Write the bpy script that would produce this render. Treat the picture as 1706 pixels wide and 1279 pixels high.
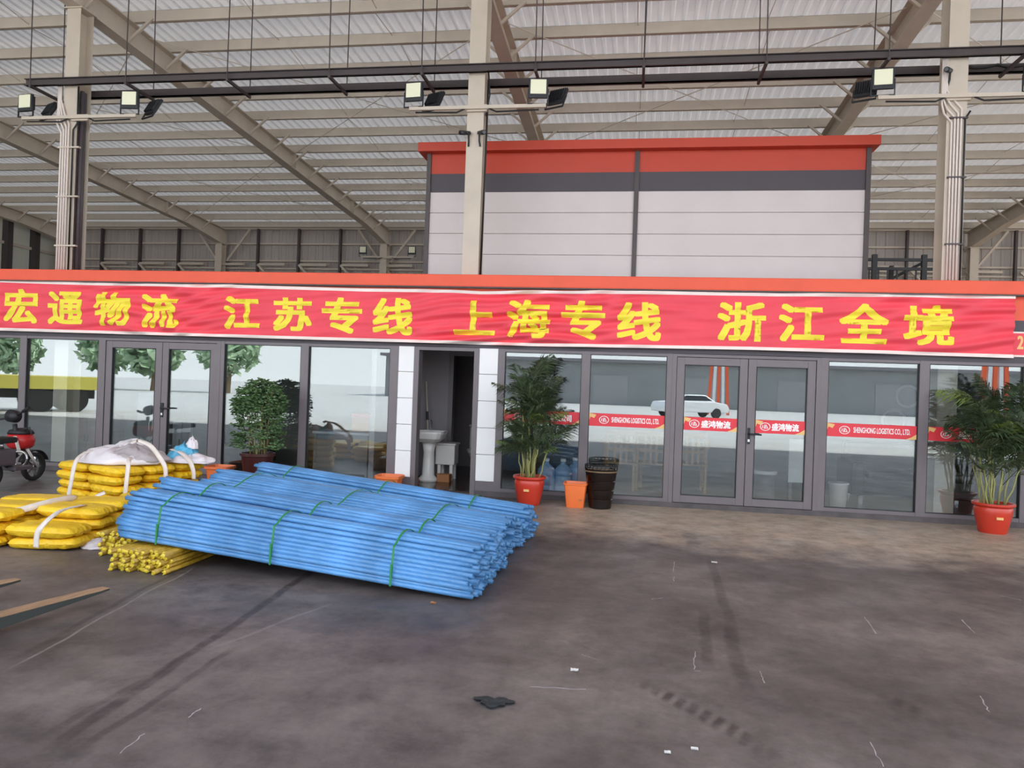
import bpy, bmesh, math, random
from mathutils import Vector, Matrix, noise
R = math.radians
random.seed(7)
scene = bpy.context.scene
for o in list(bpy.data.objects):
    bpy.data.objects.remove(o)
C = scene.collection

# ------------------------------------------------------------------ camera
CAM = Vector((0, -10.63, 1.6)); YAW, PITCH, ROLL, FPX = 0.15968, 0.00205, 0.03579, 1249.36
IW, IH = 1706, 1279
_f = Vector((-math.sin(YAW)*math.cos(PITCH), math.cos(YAW)*math.cos(PITCH), math.sin(PITCH)))
_r = Vector((math.cos(YAW), math.sin(YAW), 0)); _u = _r.cross(_f)
_R = _r*math.cos(ROLL)+_u*math.sin(ROLL); _U = -_r*math.sin(ROLL)+_u*math.cos(ROLL)
cd = bpy.data.cameras.new('camera'); cam = bpy.data.objects.new('camera', cd); C.objects.link(cam)
cam.matrix_world = Matrix(((_R.x, _U.x, -_f.x, CAM.x), (_R.y, _U.y, -_f.y, CAM.y), (_R.z, _U.z, -_f.z, CAM.z), (0, 0, 0, 1)))
cd.sensor_width = 36; cd.lens = FPX/IW*36; cd.clip_end = 500; cd.clip_start = 0.05
scene.camera = cam
def at(px, py, Y):
    d = _f+_R*((px-IW/2)/FPX)+_U*((IH/2-py)/FPX)
    return CAM+d*((Y-CAM.y)/d.y)
def on(px, py, Z=0.0):
    d = _f+_R*((px-IW/2)/FPX)+_U*((IH/2-py)/FPX)
    return CAM+d*((Z-CAM.z)/d.z)

# ------------------------------------------------------------------ light
scene.view_settings.view_transform = 'Standard'
scene.view_settings.look = 'None'
scene.view_settings.gamma = 1
scene.view_settings.use_curve_mapping = False
scene.view_settings.exposure = 1.72
w = bpy.data.worlds.new('sky'); scene.world = w; w.use_nodes = True
nt = w.node_tree; bg = nt.nodes['Background']
tc = nt.nodes.new('ShaderNodeTexCoord'); sp = nt.nodes.new('ShaderNodeSeparateXYZ'); rp = nt.nodes.new('ShaderNodeValToRGB')
nt.links.new(tc.outputs['Generated'], sp.inputs[0]); nt.links.new(sp.outputs[2], rp.inputs[0]); nt.links.new(rp.outputs[0], bg.inputs[0])
rp.color_ramp.elements[0].color = (0.93, 0.96, 1.0, 1); rp.color_ramp.elements[1].color = (0.55, 0.72, 1.0, 1)
bg.inputs[1].default_value = 1.15
sd = bpy.data.lights.new('sun', 'SUN'); sun = bpy.data.objects.new('sun', sd); C.objects.link(sun)
sd.energy = 3.3; sd.angle = R(8); sd.color = (1, 0.96, 0.9)
sun.rotation_euler = Vector((-0.66, 0.02, -0.75)).to_track_quat('-Z', 'Y').to_euler()
scene.cycles.max_bounces = 10; scene.cycles.diffuse_bounces = 6; scene.cycles.glossy_bounces = 4
scene.cycles.transparent_max_bounces = 24; scene.cycles.caustics_reflective = False; scene.cycles.caustics_refractive = False
scene.cycles.sample_clamp_indirect = 6

# ------------------------------------------------------------------ materials
def lin(c):
    return tuple(((v/255)/12.92 if v/255 <= 0.04045 else ((v/255+0.055)/1.055)**2.4) for v in c)+(1,)
MATS = {}
def mat(name, rgb, rough=0.6, metal=0.0, var=0.0, scale=8.0, spec=0.5, bump=0.0, bscale=40.0, stretch=(1, 1, 1)):
    if name in MATS: return MATS[name]
    m = bpy.data.materials.new(name); m.use_nodes = True; n = m.node_tree; b = n.nodes['Principled BSDF']
    c = lin(rgb); b.inputs['Base Color'].default_value = c; b.inputs['Roughness'].default_value = rough
    b.inputs['Metallic'].default_value = metal; b.inputs['Specular IOR Level'].default_value = spec
    t = n.nodes.new('ShaderNodeTexCoord'); mp = n.nodes.new('ShaderNodeMapping'); mp.inputs['Scale'].default_value = stretch
    n.links.new(t.outputs['Object'], mp.inputs[0])
    if var:
        nz = n.nodes.new('ShaderNodeTexNoise'); nz.inputs['Scale'].default_value = scale; nz.inputs['Detail'].default_value = 5
        cr = n.nodes.new('ShaderNodeValToRGB'); n.links.new(mp.outputs[0], nz.inputs['Vector']); n.links.new(nz.outputs[0], cr.inputs[0])
        cr.color_ramp.elements[0].position = 0.3; cr.color_ramp.elements[1].position = 0.7
        cr.color_ramp.elements[0].color = tuple(v*(1-var) for v in c[:3])+(1,)
        cr.color_ramp.elements[1].color = tuple(min(1, v*(1+var)) for v in c[:3])+(1,)
        n.links.new(cr.outputs[0], b.inputs['Base Color'])
    if bump:
        n2 = n.nodes.new('ShaderNodeTexNoise'); n2.inputs['Scale'].default_value = bscale; n2.inputs['Detail'].default_value = 4
        bp = n.nodes.new('ShaderNodeBump'); bp.inputs['Strength'].default_value = bump; bp.inputs['Distance'].default_value = 0.02
        n.links.new(mp.outputs[0], n2.inputs['Vector']); n.links.new(n2.outputs[0], bp.inputs['Height']); n.links.new(bp.outputs[0], b.inputs['Normal'])
    MATS[name] = m
    return m
def glass_mat(name, tint, base, edge):
    m = bpy.data.materials.new(name); m.use_nodes = True; n = m.node_tree; n.nodes.remove(n.nodes['Principled BSDF'])
    out = n.nodes['Material Output']; tr = n.nodes.new('ShaderNodeBsdfTransparent'); gl = n.nodes.new('ShaderNodeBsdfGlossy'); mx = n.nodes.new('ShaderNodeMixShader')
    tr.inputs[0].default_value = tint+(1,); gl.inputs['Roughness'].default_value = 0.004; gl.inputs[0].default_value = (0.93, 0.98, 0.97, 1)
    lw = n.nodes.new('ShaderNodeLayerWeight'); lw.inputs[0].default_value = 0.5
    pw = n.nodes.new('ShaderNodeMath'); pw.operation = 'POWER'; pw.inputs[1].default_value = 3
    ml = n.nodes.new('ShaderNodeMath'); ml.operation = 'MULTIPLY_ADD'; ml.inputs[1].default_value = edge; ml.inputs[2].default_value = base
    n.links.new(lw.outputs['Facing'], pw.inputs[0]); n.links.new(pw.outputs[0], ml.inputs[0])
    n.links.new(ml.outputs[0], mx.inputs[0]); n.links.new(tr.outputs[0], mx.inputs[1]); n.links.new(gl.outputs[0], mx.inputs[2]); n.links.new(mx.outputs[0], out.inputs[0])
    MATS[name] = m
    return m
M = lambda k: MATS[k]
mat('steel_beige', (196, 184, 168), 0.5, 0, 0.06, 3)
mat('deck', (214, 210, 206), 0.35, 0.35, 0.06, 2)
def add_translucency(m, f):  # translucency added to the metal roof sheet to brighten roof and hall
    n = m.node_tree; out = n.nodes['Material Output']; b = n.nodes['Principled BSDF']
    tr = n.nodes.new('ShaderNodeBsdfTranslucent'); tr.inputs[0].default_value = (1, 0.96, 0.92, 1); mx = n.nodes.new('ShaderNodeMixShader'); mx.inputs[0].default_value = f
    n.links.new(b.outputs[0], mx.inputs[1]); n.links.new(tr.outputs[0], mx.inputs[2]); n.links.new(mx.outputs[0], out.inputs[0])
add_translucency(MATS['deck'], 0.052)
mat('wall_sheet', (172, 164, 158), 0.6, 0, 0.05, 1)
mat('wall_light', (205, 205, 192), 0.6, 0, 0.05, 1)
mat('dark_steel', (74, 66, 66), 0.5, 0.2, 0.08, 5)
mat('black', (26, 25, 27), 0.55)
mat('black_gloss', (22, 14, 12), 0.18)
mat('frame_grey', (112, 104, 106), 0.45, 0.1, 0.05, 4)
mat('sill_grey', (84, 78, 78), 0.7, 0, 0.2, 6)
mat('white_panel', (226, 220, 220), 0.5, 0, 0.03, 2)
mat('white_pier', (240, 238, 236), 0.5, 0, 0.02, 3)
mat('orange', (228, 84, 50), 0.5, 0, 0.05, 3)
mat('orange_deep', (184, 60, 36), 0.5, 0, 0.04, 3)
mat('cabin_white', (204, 195, 193), 0.5, 0, 0.03, 2)
mat('cabin_grey', (70, 64, 70), 0.55, 0, 0.04, 3)
mat('banner_red', (236, 74, 88), 0.65, 0, 0.06, 2.0)
mat('banner_yellow', (244, 224, 64), 0.65, 0, 0.04, 4)
mat('hem', (244, 226, 218), 0.7, 0, 0.05, 5)
mat('decal_red', (226, 54, 66), 0.5)
mat('decal_white', (245, 240, 238), 0.5)
mat('decal_gold', (236, 190, 120), 0.5)
mat('blue_pipe', (84, 138, 188), 0.28, 0, 0.28, 9, 0.5, 0.3, 60, (0.35, 1, 1))
mat('green_strap', (34, 128, 66), 0.5)
mat('yellow_rod', (176, 140, 44), 0.4, 0, 0.25, 25, 0.5, 0.2, 60)
mat('yellow_cap', (236, 206, 60), 0.35, 0, 0.2, 30)
mat('sack_yellow', (238, 194, 36), 0.5, 0, 0.12, 5, 0.5, 0.9, 16)
mat('strap_white', (226, 214, 204), 0.7, 0, 0.08, 12)
mat('bag_white', (226, 218, 220), 0.65, 0, 0.08, 6, 0.5, 0.4, 20)
mat('bag_grey', (178, 168, 168), 0.65, 0, 0.1, 9)
mat('bag_blue', (90, 176, 210), 0.5, 0, 0.25, 14)
mat('pot_red', (196, 58, 40), 0.3, 0, 0.06, 6)
mat('pot_brown', (66, 26, 22), 0.35)
mat('soil', (62, 50, 40), 0.9, 0, 0.3, 30)
mat('bucket_orange', (240, 122, 62), 0.45)
mat('leaf_palm', (66, 82, 54), 0.5, 0, 0.4, 5)
mat('leaf_palm_light', (104, 122, 58), 0.5, 0, 0.3, 5)
mat('leaf_small', (84, 112, 68), 0.45, 0, 0.35, 7)
mat('cane', (150, 150, 92), 0.55, 0, 0.25, 9)
mat('trunk', (120, 98, 72), 0.8, 0, 0.3, 12)
mat('conduit_white', (220, 208, 200), 0.5)
mat('pipe_dark', (88, 80, 84), 0.5)
mat('lamp_panel', (236, 236, 206), 0.4)
mat('lamp_case', (46, 48, 52), 0.45, 0.2)
mat('rubber', (28, 27, 27), 0.8)
mat('chrome', (190, 190, 190), 0.25, 1)
mat('scoot_red', (190, 40, 40), 0.35)
mat('scoot_white', (214, 208, 200), 0.4)
mat('fork_metal', (176, 142, 110), 0.5, 0.3, 0.2, 6, 0.5, 0, 40, (6, 1, 1))
mat('fork_dark', (52, 56, 52), 0.6)
mat('office_wall', (146, 146, 142), 0.7)
mat('office_floor', (78, 74, 72), 0.3, 0, 0.06, 2)
mat('wc_wall', (138, 130, 132), 0.5, 0, 0.06, 3)
mat('wc_floor', (58, 44, 40), 0.2)
mat('porcelain', (232, 228, 222), 0.2)
mat('wood', (164, 126, 84), 0.5, 0, 0.15, 4, 0.5, 0, 40, (1, 1, 8))
mat('wood_brown', (120, 96, 84), 0.5, 0, 0.1, 4)
mat('cabinet_grey', (150, 150, 152), 0.5)
mat('leather', (44, 40, 42), 0.35)
mat('bottle_blue', (150, 180, 214), 0.15)
mat('paper', (230, 226, 220), 0.8)
mat('rag', (44, 46, 46), 0.8, 0, 0.3, 20)
mat('card', (176, 120, 78), 0.8)
mat('yard', (196, 192, 186), 0.8, 0, 0.08, 0.5)
mat('truck_yellow', (206, 196, 90), 0.4)
mat('car_white', (230, 230, 230), 0.25)
mat('window_dark', (30, 34, 38), 0.1)
mat('far_grey', (140, 142, 142), 0.7, 0, 0.08, 0.6)
mat('far_roof', (128, 124, 128), 0.7)
mat('tree', (160, 184, 148), 0.7, 0, 0.4, 2)
mat('stripe_orange', (236, 96, 48), 0.5)
glass_mat('glass', (0.88, 0.91, 0.91), 0.135, 0.5)

# floor: dark stained concrete, cleaner beige strip along the offices, tyre marks
def floor_mat():
    m = bpy.data.materials.new('hall_concrete'); m.use_nodes = True; n = m.node_tree; b = n.nodes['Principled BSDF']; L = n.links.new
    t = n.nodes.new('ShaderNodeTexCoord'); P = t.outputs['Object']
    def noise_(scale, det=6, stretch=None, rough=0.6):
        q = n.nodes.new('ShaderNodeTexNoise'); q.inputs['Scale'].default_value = scale; q.inputs['Detail'].default_value = det; q.inputs['Roughness'].default_value = rough
        if stretch:
            mp = n.nodes.new('ShaderNodeMapping'); mp.inputs['Scale'].default_value = stretch; L(P, mp.inputs[0]); L(mp.outputs[0], q.inputs['Vector'])
        else: L(P, q.inputs['Vector'])
        return q.outputs[0]
    def math_(op, a, bb=None, clamp=False):
        q = n.nodes.new('ShaderNodeMath'); q.operation = op; q.use_clamp = clamp
        for i, v in enumerate((a, bb)):
            if v is None: continue
            if isinstance(v, (int, float)): q.inputs[i].default_value = v
            else: L(v, q.inputs[i])
        return q.outputs[0]
    def ramp(x, stops):
        q = n.nodes.new('ShaderNodeValToRGB'); L(x, q.inputs[0]); e = q.color_ramp.elements
        while len(e) < len(stops): e.new(0.5)
        for k, (p, c) in zip(e, stops): k.position = p; k.color = c
        return q.outputs[0]
    def mix(f, a, bb, mode='MIX'):
        q = n.nodes.new('ShaderNodeMix'); q.data_type = 'RGBA'; q.blend_type = mode
        if isinstance(f, (int, float)): q.inputs[0].default_value = f
        else: L(f, q.inputs[0])
        for i, v in ((6, a), (7, bb)):
            if isinstance(v, tuple): q.inputs[i].default_value = v
            else: L(v, q.inputs[i])
        return q.outputs[2]
    sx = n.nodes.new('ShaderNodeSeparateXYZ'); L(P, sx.inputs[0])
    dark = ramp(noise_(0.5, 10, (1.0, 1.0, 1), 0.68), [(0.33, lin((72, 63, 61))), (0.5, lin((104, 94, 90))), (0.68, lin((130, 118, 112)))])
    fine = ramp(noise_(3.6, 12, (1, 1, 1), 0.78), [(0.30, (0.48, 0.48, 0.48, 1)), (0.55, (1, 1, 1, 1)), (0.75, (1.3, 1.28, 1.27, 1))])
    base = mix(1.0, dark, fine, 'MULTIPLY')
    wob = math_('MULTIPLY', math_('SUBTRACT', noise_(0.9, 5), 0.5), 2.4)
    strip = math_('MULTIPLY', math_('ADD', math_('ADD', sx.outputs[1], 3.0), wob), 0.8, True)
    inx = math_('MULTIPLY', math_('ADD', sx.outputs[0], 1.6), 1.0, True)
    beige = mix(1.0, lin((186, 167, 146)), fine, 'MULTIPLY')
    base = mix(math_('MULTIPLY', math_('MULTIPLY', strip, 0.95), inx), base, beige)
    wear = noise_(9, 4, (1, 1, 1))
    def mark(p, q, wd, strength, col, tread=0):
        nonlocal base
        p, q = Vector(p), Vector(q); d = (q-p); ln = d.length; d /= ln
        ax = math_('SUBTRACT', sx.outputs[0], p.x); ay = math_('SUBTRACT', sx.outputs[1], p.y)
        s = math_('ADD', math_('MULTIPLY', ax, d.x), math_('MULTIPLY', ay, d.y))
        v = math_('ADD', math_('MULTIPLY', ax, -d.y), math_('MULTIPLY', ay, d.x))
        v = math_('ADD', v, math_('MULTIPLY', math_('SUBTRACT', noise_(1.3, 2), 0.5), 0.10))
        k = math_('SUBTRACT', 1.0, math_('DIVIDE', math_('ABSOLUTE', v), wd), True)
        k = math_('MULTIPLY', k, 2.0, True)
        ends = math_('MULTIPLY', math_('MULTIPLY', s, 4.0, True), math_('MULTIPLY', math_('SUBTRACT', ln, s), 4.0, True))
        k = math_('MULTIPLY', math_('MULTIPLY', k, ends), math_('MULTIPLY', math_('SUBTRACT', wear, 0.18), 2.6, True))
        if tread:
            sn = math_('SINE', math_('ADD', math_('MULTIPLY', s, tread), math_('MULTIPLY', v, 40)))
            k = math_('MULTIPLY', k, math_('MULTIPLY', math_('ADD', sn, 0.9), 0.7, True))
        base = mix(math_('MULTIPLY', k, strength), base, lin(col))
    G = lambda x, y: tuple(on(x, y))[:2]
    dk = (50, 43, 43)
    mark(G(60, 1262), G(545, 935), 0.045, 0.75, dk); mark(G(95, 1270), G(400, 1075), 0.03, 0.6, dk)
    mark(G(30, 1250), G(330, 1080), 0.03, 0.5, dk)
    mark(G(5, 1120), G(330, 940), 0.012, 0.6, (150, 140, 136)); mark(G(10, 1105), G(360, 915), 0.03, 0.5, dk)
    mark(G(1183, 925), G(1225, 1075), 0.05, 0.6, dk); mark(G(1215, 1040), G(1245, 1160), 0.06, 0.6, dk)
    mark(G(1166, 1005), G(1185, 1120), 0.05, 0.6, dk); mark(G(1148, 880), G(1160, 935), 0.10, 0.35, dk)
    mark(G(1050, 1128), G(1200, 1205), 0.07, 0.8, dk, 70); mark(G(1130, 1165), G(1290, 1262), 0.08, 0.8, dk, 70)
    mark(G(1440, 1140), G(1580, 1210), 0.06, 0.7, dk, 60); mark(G(330, 1090), G(560, 1000), 0.02, 0.5, (140, 130, 128))
    L(base, b.inputs['Base Color'])
    rg = ramp(noise_(2.2, 6), [(0.3, (0.42, 0.42, 0.42, 1)), (0.7, (0.62, 0.62, 0.62, 1))]); L(rg, b.inputs['Roughness'])
    bp = n.nodes.new('ShaderNodeBump'); bp.inputs['Strength'].default_value = 0.12; bp.inputs['Distance'].default_value = 0.01
    L(noise_(30, 6), bp.inputs['Height']); L(bp.outputs[0], b.inputs['Normal'])
    MATS['hall_concrete'] = m
floor_mat()

# ------------------------------------------------------------------ helpers
OFF = {}
def empty(name, loc=(0, 0, 0)):
    o = bpy.data.objects.new(name, None); C.objects.link(o); o.location = loc; o.empty_display_size = 0.1; OFF[o] = Vector(loc); return o
def tag(o, label, cat, group=None):
    o['label'] = label; o['category'] = cat
    if group: o['group'] = group
    return o
def struct(o):
    o['kind'] = 'structure'; return o
class MB:
    def __init__(s): s.v = []; s.f = []
    def add(s, vs, fs):
        b = len(s.v); s.v += [Vector(v) for v in vs]; s.f += [tuple(i+b for i in f) for f in fs]; return s
    def box(s, x0, x1, y0, y1, z0, z1):
        return s.add([(x0, y0, z0), (x1, y0, z0), (x1, y1, z0), (x0, y1, z0), (x0, y0, z1), (x1, y0, z1), (x1, y1, z1), (x0, y1, z1)],
                     [(0, 3, 2, 1), (4, 5, 6, 7), (0, 1, 5, 4), (1, 2, 6, 5), (2, 3, 7, 6), (3, 0, 4, 7)])
    def bar(s, p, q, wd, ht, up=(0, 0, 1)):
        p, q = Vector(p), Vector(q); d = (q-p).normalized(); up = Vector(up)
        if abs(d.dot(up)) > 0.98: up = Vector((0, 1, 0))
        a = d.cross(up).normalized(); b = a.cross(d)
        vs = []
        for c in (p, q):
            for i, j in ((-1, -1), (1, -1), (1, 1), (-1, 1)): vs.append(c+a*(i*wd/2)+b*(j*ht/2))
        return s.add(vs, [(0, 1, 2, 3), (7, 6, 5, 4), (0, 4, 5, 1), (1, 5, 6, 2), (2, 6, 7, 3), (3, 7, 4, 0)])
    def tube(s, pts, r, seg=8, cap=True):
        pts = [Vector(p) for p in pts]; n = len(pts); rs = r if isinstance(r, (list, tuple)) else [r]*n
        d0 = (pts[1]-pts[0]).normalized(); up = Vector((0, 0, 1)) if abs(d0.z) < 0.9 else Vector((1, 0, 0))
        a = d0.cross(up).normalized(); vs = []
        for i, p in enumerate(pts):
            d = ((pts[min(i+1, n-1)]-pts[max(i-1, 0)])).normalized()
            a = (a-d*a.dot(d)).normalized(); b = d.cross(a)
            for k in range(seg):
                t = 2*math.pi*k/seg; vs.append(p+(a*math.cos(t)+b*math.sin(t))*rs[i])
        fs = [(i*seg+k, i*seg+(k+1) % seg, (i+1)*seg+(k+1) % seg, (i+1)*seg+k) for i in range(n-1) for k in range(seg)]
        if cap: fs += [tuple(range(seg-1, -1, -1)), tuple((n-1)*seg+k for k in range(seg))]
        return s.add(vs, fs)
    def ribbon(s, pts, wd, th, side):
        pts = [Vector(p) for p in pts]; n = len(pts); vs = []; side = Vector(side)
        for i, p in enumerate(pts):
            d = (pts[min(i+1, n-1)]-pts[max(i-1, 0)]).normalized(); a = (side-d*side.dot(d)).normalized(); b = d.cross(a)
            for x, y in ((-1, -1), (1, -1), (1, 1), (-1, 1)): vs.append(p+a*(x*wd/2)+b*(y*th/2))
        fs = [(i*4+k, i*4+(k+1) % 4, (i+1)*4+(k+1) % 4, (i+1)*4+k) for i in range(n-1) for k in range(4)]
        return s.add(vs, fs+[(3, 2, 1, 0), tuple((n-1)*4+k for k in range(4))])
    def lathe(s, prof, c=(0, 0, 0), seg=24, sq=0.0):
        c = Vector(c); vs = []; n = len(prof)
        for r, z in prof:
            for k in range(seg):
                t = 2*math.pi*k/seg; x, y = math.cos(t), math.sin(t)
                if sq:
                    q = (abs(x)**sq+abs(y)**sq)**(-1/sq); x, y = x*q, y*q
                vs.append(c+Vector((r*x, r*y, z)))
        fs = [(i*seg+k, i*seg+(k+1) % seg, (i+1)*seg+(k+1) % seg, (i+1)*seg+k) for i in range(n-1) for k in range(seg)]
        return s.add(vs, fs+[tuple(range(seg-1, -1, -1)), tuple((n-1)*seg+k for k in range(seg))])
    def grid(s, fn, nu, nv):
        vs = [fn(i/nu, j/nv) for j in range(nv+1) for i in range(nu+1)]
        return s.add(vs, [(j*(nu+1)+i, j*(nu+1)+i+1, (j+1)*(nu+1)+i+1, (j+1)*(nu+1)+i) for j in range(nv) for i in range(nu)])
    def xform(s, m):
        s.v = [m @ v for v in s.v]; return s
    def build(s, name, m, parent=None, smooth=False, bevel=0.0, local=False):
        off = Vector((0, 0, 0)); p = parent
        if not local:
            while p: off += p.location; p = p.parent
        me = bpy.data.meshes.new(name); me.from_pydata([tuple(v-off) for v in s.v], [], s.f); me.validate()
        if isinstance(m, str): m = M(m)
        me.materials.append(m)
        if smooth: me.polygons.foreach_set('use_smooth', [True]*len(me.polygons))
        o = bpy.data.objects.new(name, me); C.objects.link(o); o.parent = parent
        if bevel:
            bm = bmesh.new(); bm.from_mesh(me); bmesh.ops.remove_doubles(bm, verts=bm.verts, dist=1e-5)
            es = [e for e in bm.edges if len(e.link_faces) == 2 and e.calc_face_angle(0) > 0.6]
            bmesh.ops.bevel(bm, geom=es, offset=bevel, segments=2, affect='EDGES', profile=0.6); bm.to_mesh(me); bm.free()
        return o
def smooth_angle(o, a=40):
    me = o.data; me.polygons.foreach_set('use_smooth', [True]*len(me.polygons))
    bm = bmesh.new(); bm.from_mesh(me)
    for e in bm.edges:
        if len(e.link_faces) == 2 and e.calc_face_angle(0) > R(a): e.smooth = False
    bm.to_mesh(me); bm.free(); return o
def dup(root, loc=None, rot=None, label=None, group=None, scale=None):
    r = root.copy(); C.objects.link(r)
    if loc is not None: r.location = loc
    if rot is not None: r.rotation_euler = rot
    if scale is not None: r.scale = scale
    if label: r['label'] = label
    if group: r['group'] = group
    for ch in list(root.children):
        c = ch.copy(); C.objects.link(c); c.parent = r
        for g in list(ch.children):
            d = g.copy(); C.objects.link(d); d.parent = c
    return r
ORD = ['first', 'second', 'third', 'fourth', 'fifth', 'sixth', 'seventh', 'eighth', 'ninth', 'tenth', 'eleventh', 'twelfth', 'thirteenth', 'fourteenth', 'fifteenth',
       'sixteenth', 'seventeenth', 'eighteenth', 'nineteenth', 'twentieth', 'twenty-first', 'twenty-second', 'twenty-third', 'twenty-fourth', 'twenty-fifth', 'twenty-sixth', 'twenty-seventh', 'twenty-eighth']

# text -> flat mesh (2D verts, faces), fitted to a box
def text2d(body, weight=0.0, res=3):
    cu = bpy.data.curves.new('lettering', 'FONT'); cu.body = body; cu.offset = weight; cu.resolution_u = res
    o = bpy.data.objects.new('lettering', cu); C.objects.link(o)
    dg = bpy.context.evaluated_depsgraph_get(); dg.update(); me = o.evaluated_get(dg).to_mesh()
    vs = [(v.co.x, v.co.y) for v in me.vertices]; fs = [tuple(p.vertices) for p in me.polygons]
    o.evaluated_get(dg).to_mesh_clear(); bpy.data.objects.remove(o); bpy.data.curves.remove(cu)
    x0, x1 = min(v[0] for v in vs), max(v[0] for v in vs); y0, y1 = min(v[1] for v in vs), max(v[1] for v in vs)
    return [((x-x0)/(x1-x0), (y-y0)/(y1-y0)) for x, y in vs], fs
def put_text(mb, t, x0, x1, z0, z1, y, bold=0.0):
    vs, fs = t
    if bold:
        for k in range(8):
            dx, dz = bold*((1, 1, 0, -1, -1, -1, 0, 1)[k]), bold*0.8*((0, 1, 1, 1, 0, -1, -1, -1)[k])
            put_text(mb, t, x0+bold+dx, x1-bold+dx, z0+bold+dz, z1-bold+dz, y+0.00002*k)
        return mb
    return mb.add([(x0+(x1-x0)*a, y, z0+(z1-z0)*b) for a, b in vs], fs)
CHARS = [('宏', -9.933, -9.308, 2.302, 2.854), ('通', -9.136, -8.513, 2.301, 2.828), ('物', -8.325, -7.706, 2.300, 2.831), ('流', -7.531, -6.905, 2.281, 2.816),
         ('江', -6.141, -5.548, 2.295, 2.802), ('苏', -5.340, -4.728, 2.287, 2.792), ('专', -4.577, -3.954, 2.270, 2.810), ('线', -3.788, -3.179, 2.268, 2.818),
         ('上', -2.563, -1.967, 2.298, 2.800), ('海', -1.802, -1.177, 2.274, 2.822), ('专', -1.024, -0.413, 2.273, 2.822), ('线', -0.247, 0.358, 2.276, 2.815),
         ('浙', 1.099, 1.737, 2.304, 2.839), ('江', 1.900, 2.489, 2.316, 2.832), ('全', 2.670, 3.296, 2.313, 2.851), ('境', 3.459, 4.088, 2.310, 2.842)]
TXT = {c: text2d(c) for c in {k[0] for k in CHARS}}
T_CN = text2d('盛鸿物流'); T_CN2 = text2d('盛鸿物流有限公司'); T_EN = text2d('SHENGHONG LOGISTICS CO., LTD.'); T_NO = text2d('2')

# ------------------------------------------------------------------ hall shell
hall = MB().box(-23.2, 26, -12.0, 16.6, -0.3, 0).build('floor', 'hall_concrete'); struct(hall)
hall.location = (0, 0, 0)
ground = MB().box(-140, 140, -190, -12.0, -0.3, -0.01).build('ground', 'yard'); struct(ground)
sidey = MB().box(26, 140, -12.0, 60, -0.3, -0.01).build('ground', 'yard'); struct(sidey)
def zt(y): return 7.2+0.047*(16-y)          # top of the rafters
PH = 0.2
def deck():
    mb = MB(); x = -23.1; pitch = 0.2; prof = []
    while x < 26:
        prof += [(x, 0.0), (x+0.11, 0.0), (x+0.135, 0.035), (x+0.175, 0.035)]; x += pitch
    for y in (-12.4, 16.5):
        for px, dz in prof: mb.v.append(Vector((px, y, zt(y)+PH+0.002+dz)))
    n = len(prof); mb.f = [(i, i+1, n+i+1, n+i) for i in range(n-1)]
    return mb.build('ceiling', 'deck')
struct(deck())
# purlins
def purlin_mesh():
    mb = MB()
    mb.box(-23, 25.9, -0.004, 0.004, 0, PH); mb.box(-23, 25.9, -0.004, 0.075, 0, 0.006); mb.box(-23, 25.9, -0.004, 0.075, PH-0.006, PH); mb.box(-23, 25.9, 0.069, 0.075, 0, 0.025)
    return mb
PY = [15.66-1.085*k for k in range(26)]
p0 = None
for k, y in enumerate(PY):
    lb = 'beige steel roof purlin, %s counting out from the back wall' % ORD[k]
    if p0 is None:
        p0 = purlin_mesh().build('roof_purlin', 'steel_beige'); o = p0; tag(o, lb, 'roof beam', 'roof purlins')
    else:
        o = p0.copy(); C.objects.link(o); o['label'] = lb
    o.location = (0, y, zt(y))
# rafters
RX = [-22.4, -15.75, -9.2, -2.45, 4.17, 10.8, 17.4, 24.0]
RN = ['beside the pale side wall', 'landing on the second back column', 'running down beside the column with dark pipes', 'running in behind the pale middle column', 'cutting behind the orange roofed cabin top corner',
      'above the open end of the hall', 'beyond the open end', 'at the far open end']
for i, x in enumerate(RX):
    e = empty('roof_rafter', (x, 16.1, zt(16.1))); tag(e, 'sloping beige steel roof rafter '+RN[i], 'roof beam', 'roof rafters')
    mb = MB()
    ys = [-12.3, 2.0, 13.6, 16.3]; dep = [0.45, 0.42, 0.42, 0.62]
    for k in range(3):
        a, b2, da, db = ys[k], ys[k+1], dep[k], dep[k+1]
        mb.bar((x, a, zt(a)-0.006), (x, b2, zt(b2)-0.006), 0.24, 0.012)
        mb.bar((x, a, zt(a)-da+0.007), (x, b2, zt(b2)-db+0.007), 0.24, 0.014)
        t = 0.006
        mb.add([(x-t, a, zt(a)-da), (x+t, a, zt(a)-da), (x+t, b2, zt(b2)-db), (x-t, b2, zt(b2)-db), (x-t, a, zt(a)), (x+t, a, zt(a)), (x+t, b2, zt(b2)), (x-t, b2, zt(b2))],
               [(0, 3, 2, 1), (4, 5, 6, 7), (0, 1, 5, 4), (1, 2, 6, 5), (2, 3, 7, 6), (3, 0, 4, 7)])
    for yy in (3.0, 8.2, 12.4): mb.box(x-0.12, x+0.12, yy-0.006, yy+0.006, zt(yy)-0.42, zt(yy)-0.01)
    mb.build('beam', 'steel_beige', e)
    if abs(x-4.17) < 0.01: MB().tube([(x+0.1, yy, zt(yy)-0.36+0.03*math.sin(yy*2.1)) for yy in [0.8+0.5*q for q in range(15)]], 0.018, 6).build('cable', 'black', e, True)
    for k, y in enumerate(PY):
        if y < -5 or k == 0: continue
        for s_ in (-1, 1):
            MB().bar((x+s_*0.03, y-0.02, zt(y)-0.36), (x+s_*0.5, y-0.02, zt(y)+0.05), 0.045, 0.045).build('knee_brace', 'steel_beige', e)
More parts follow.
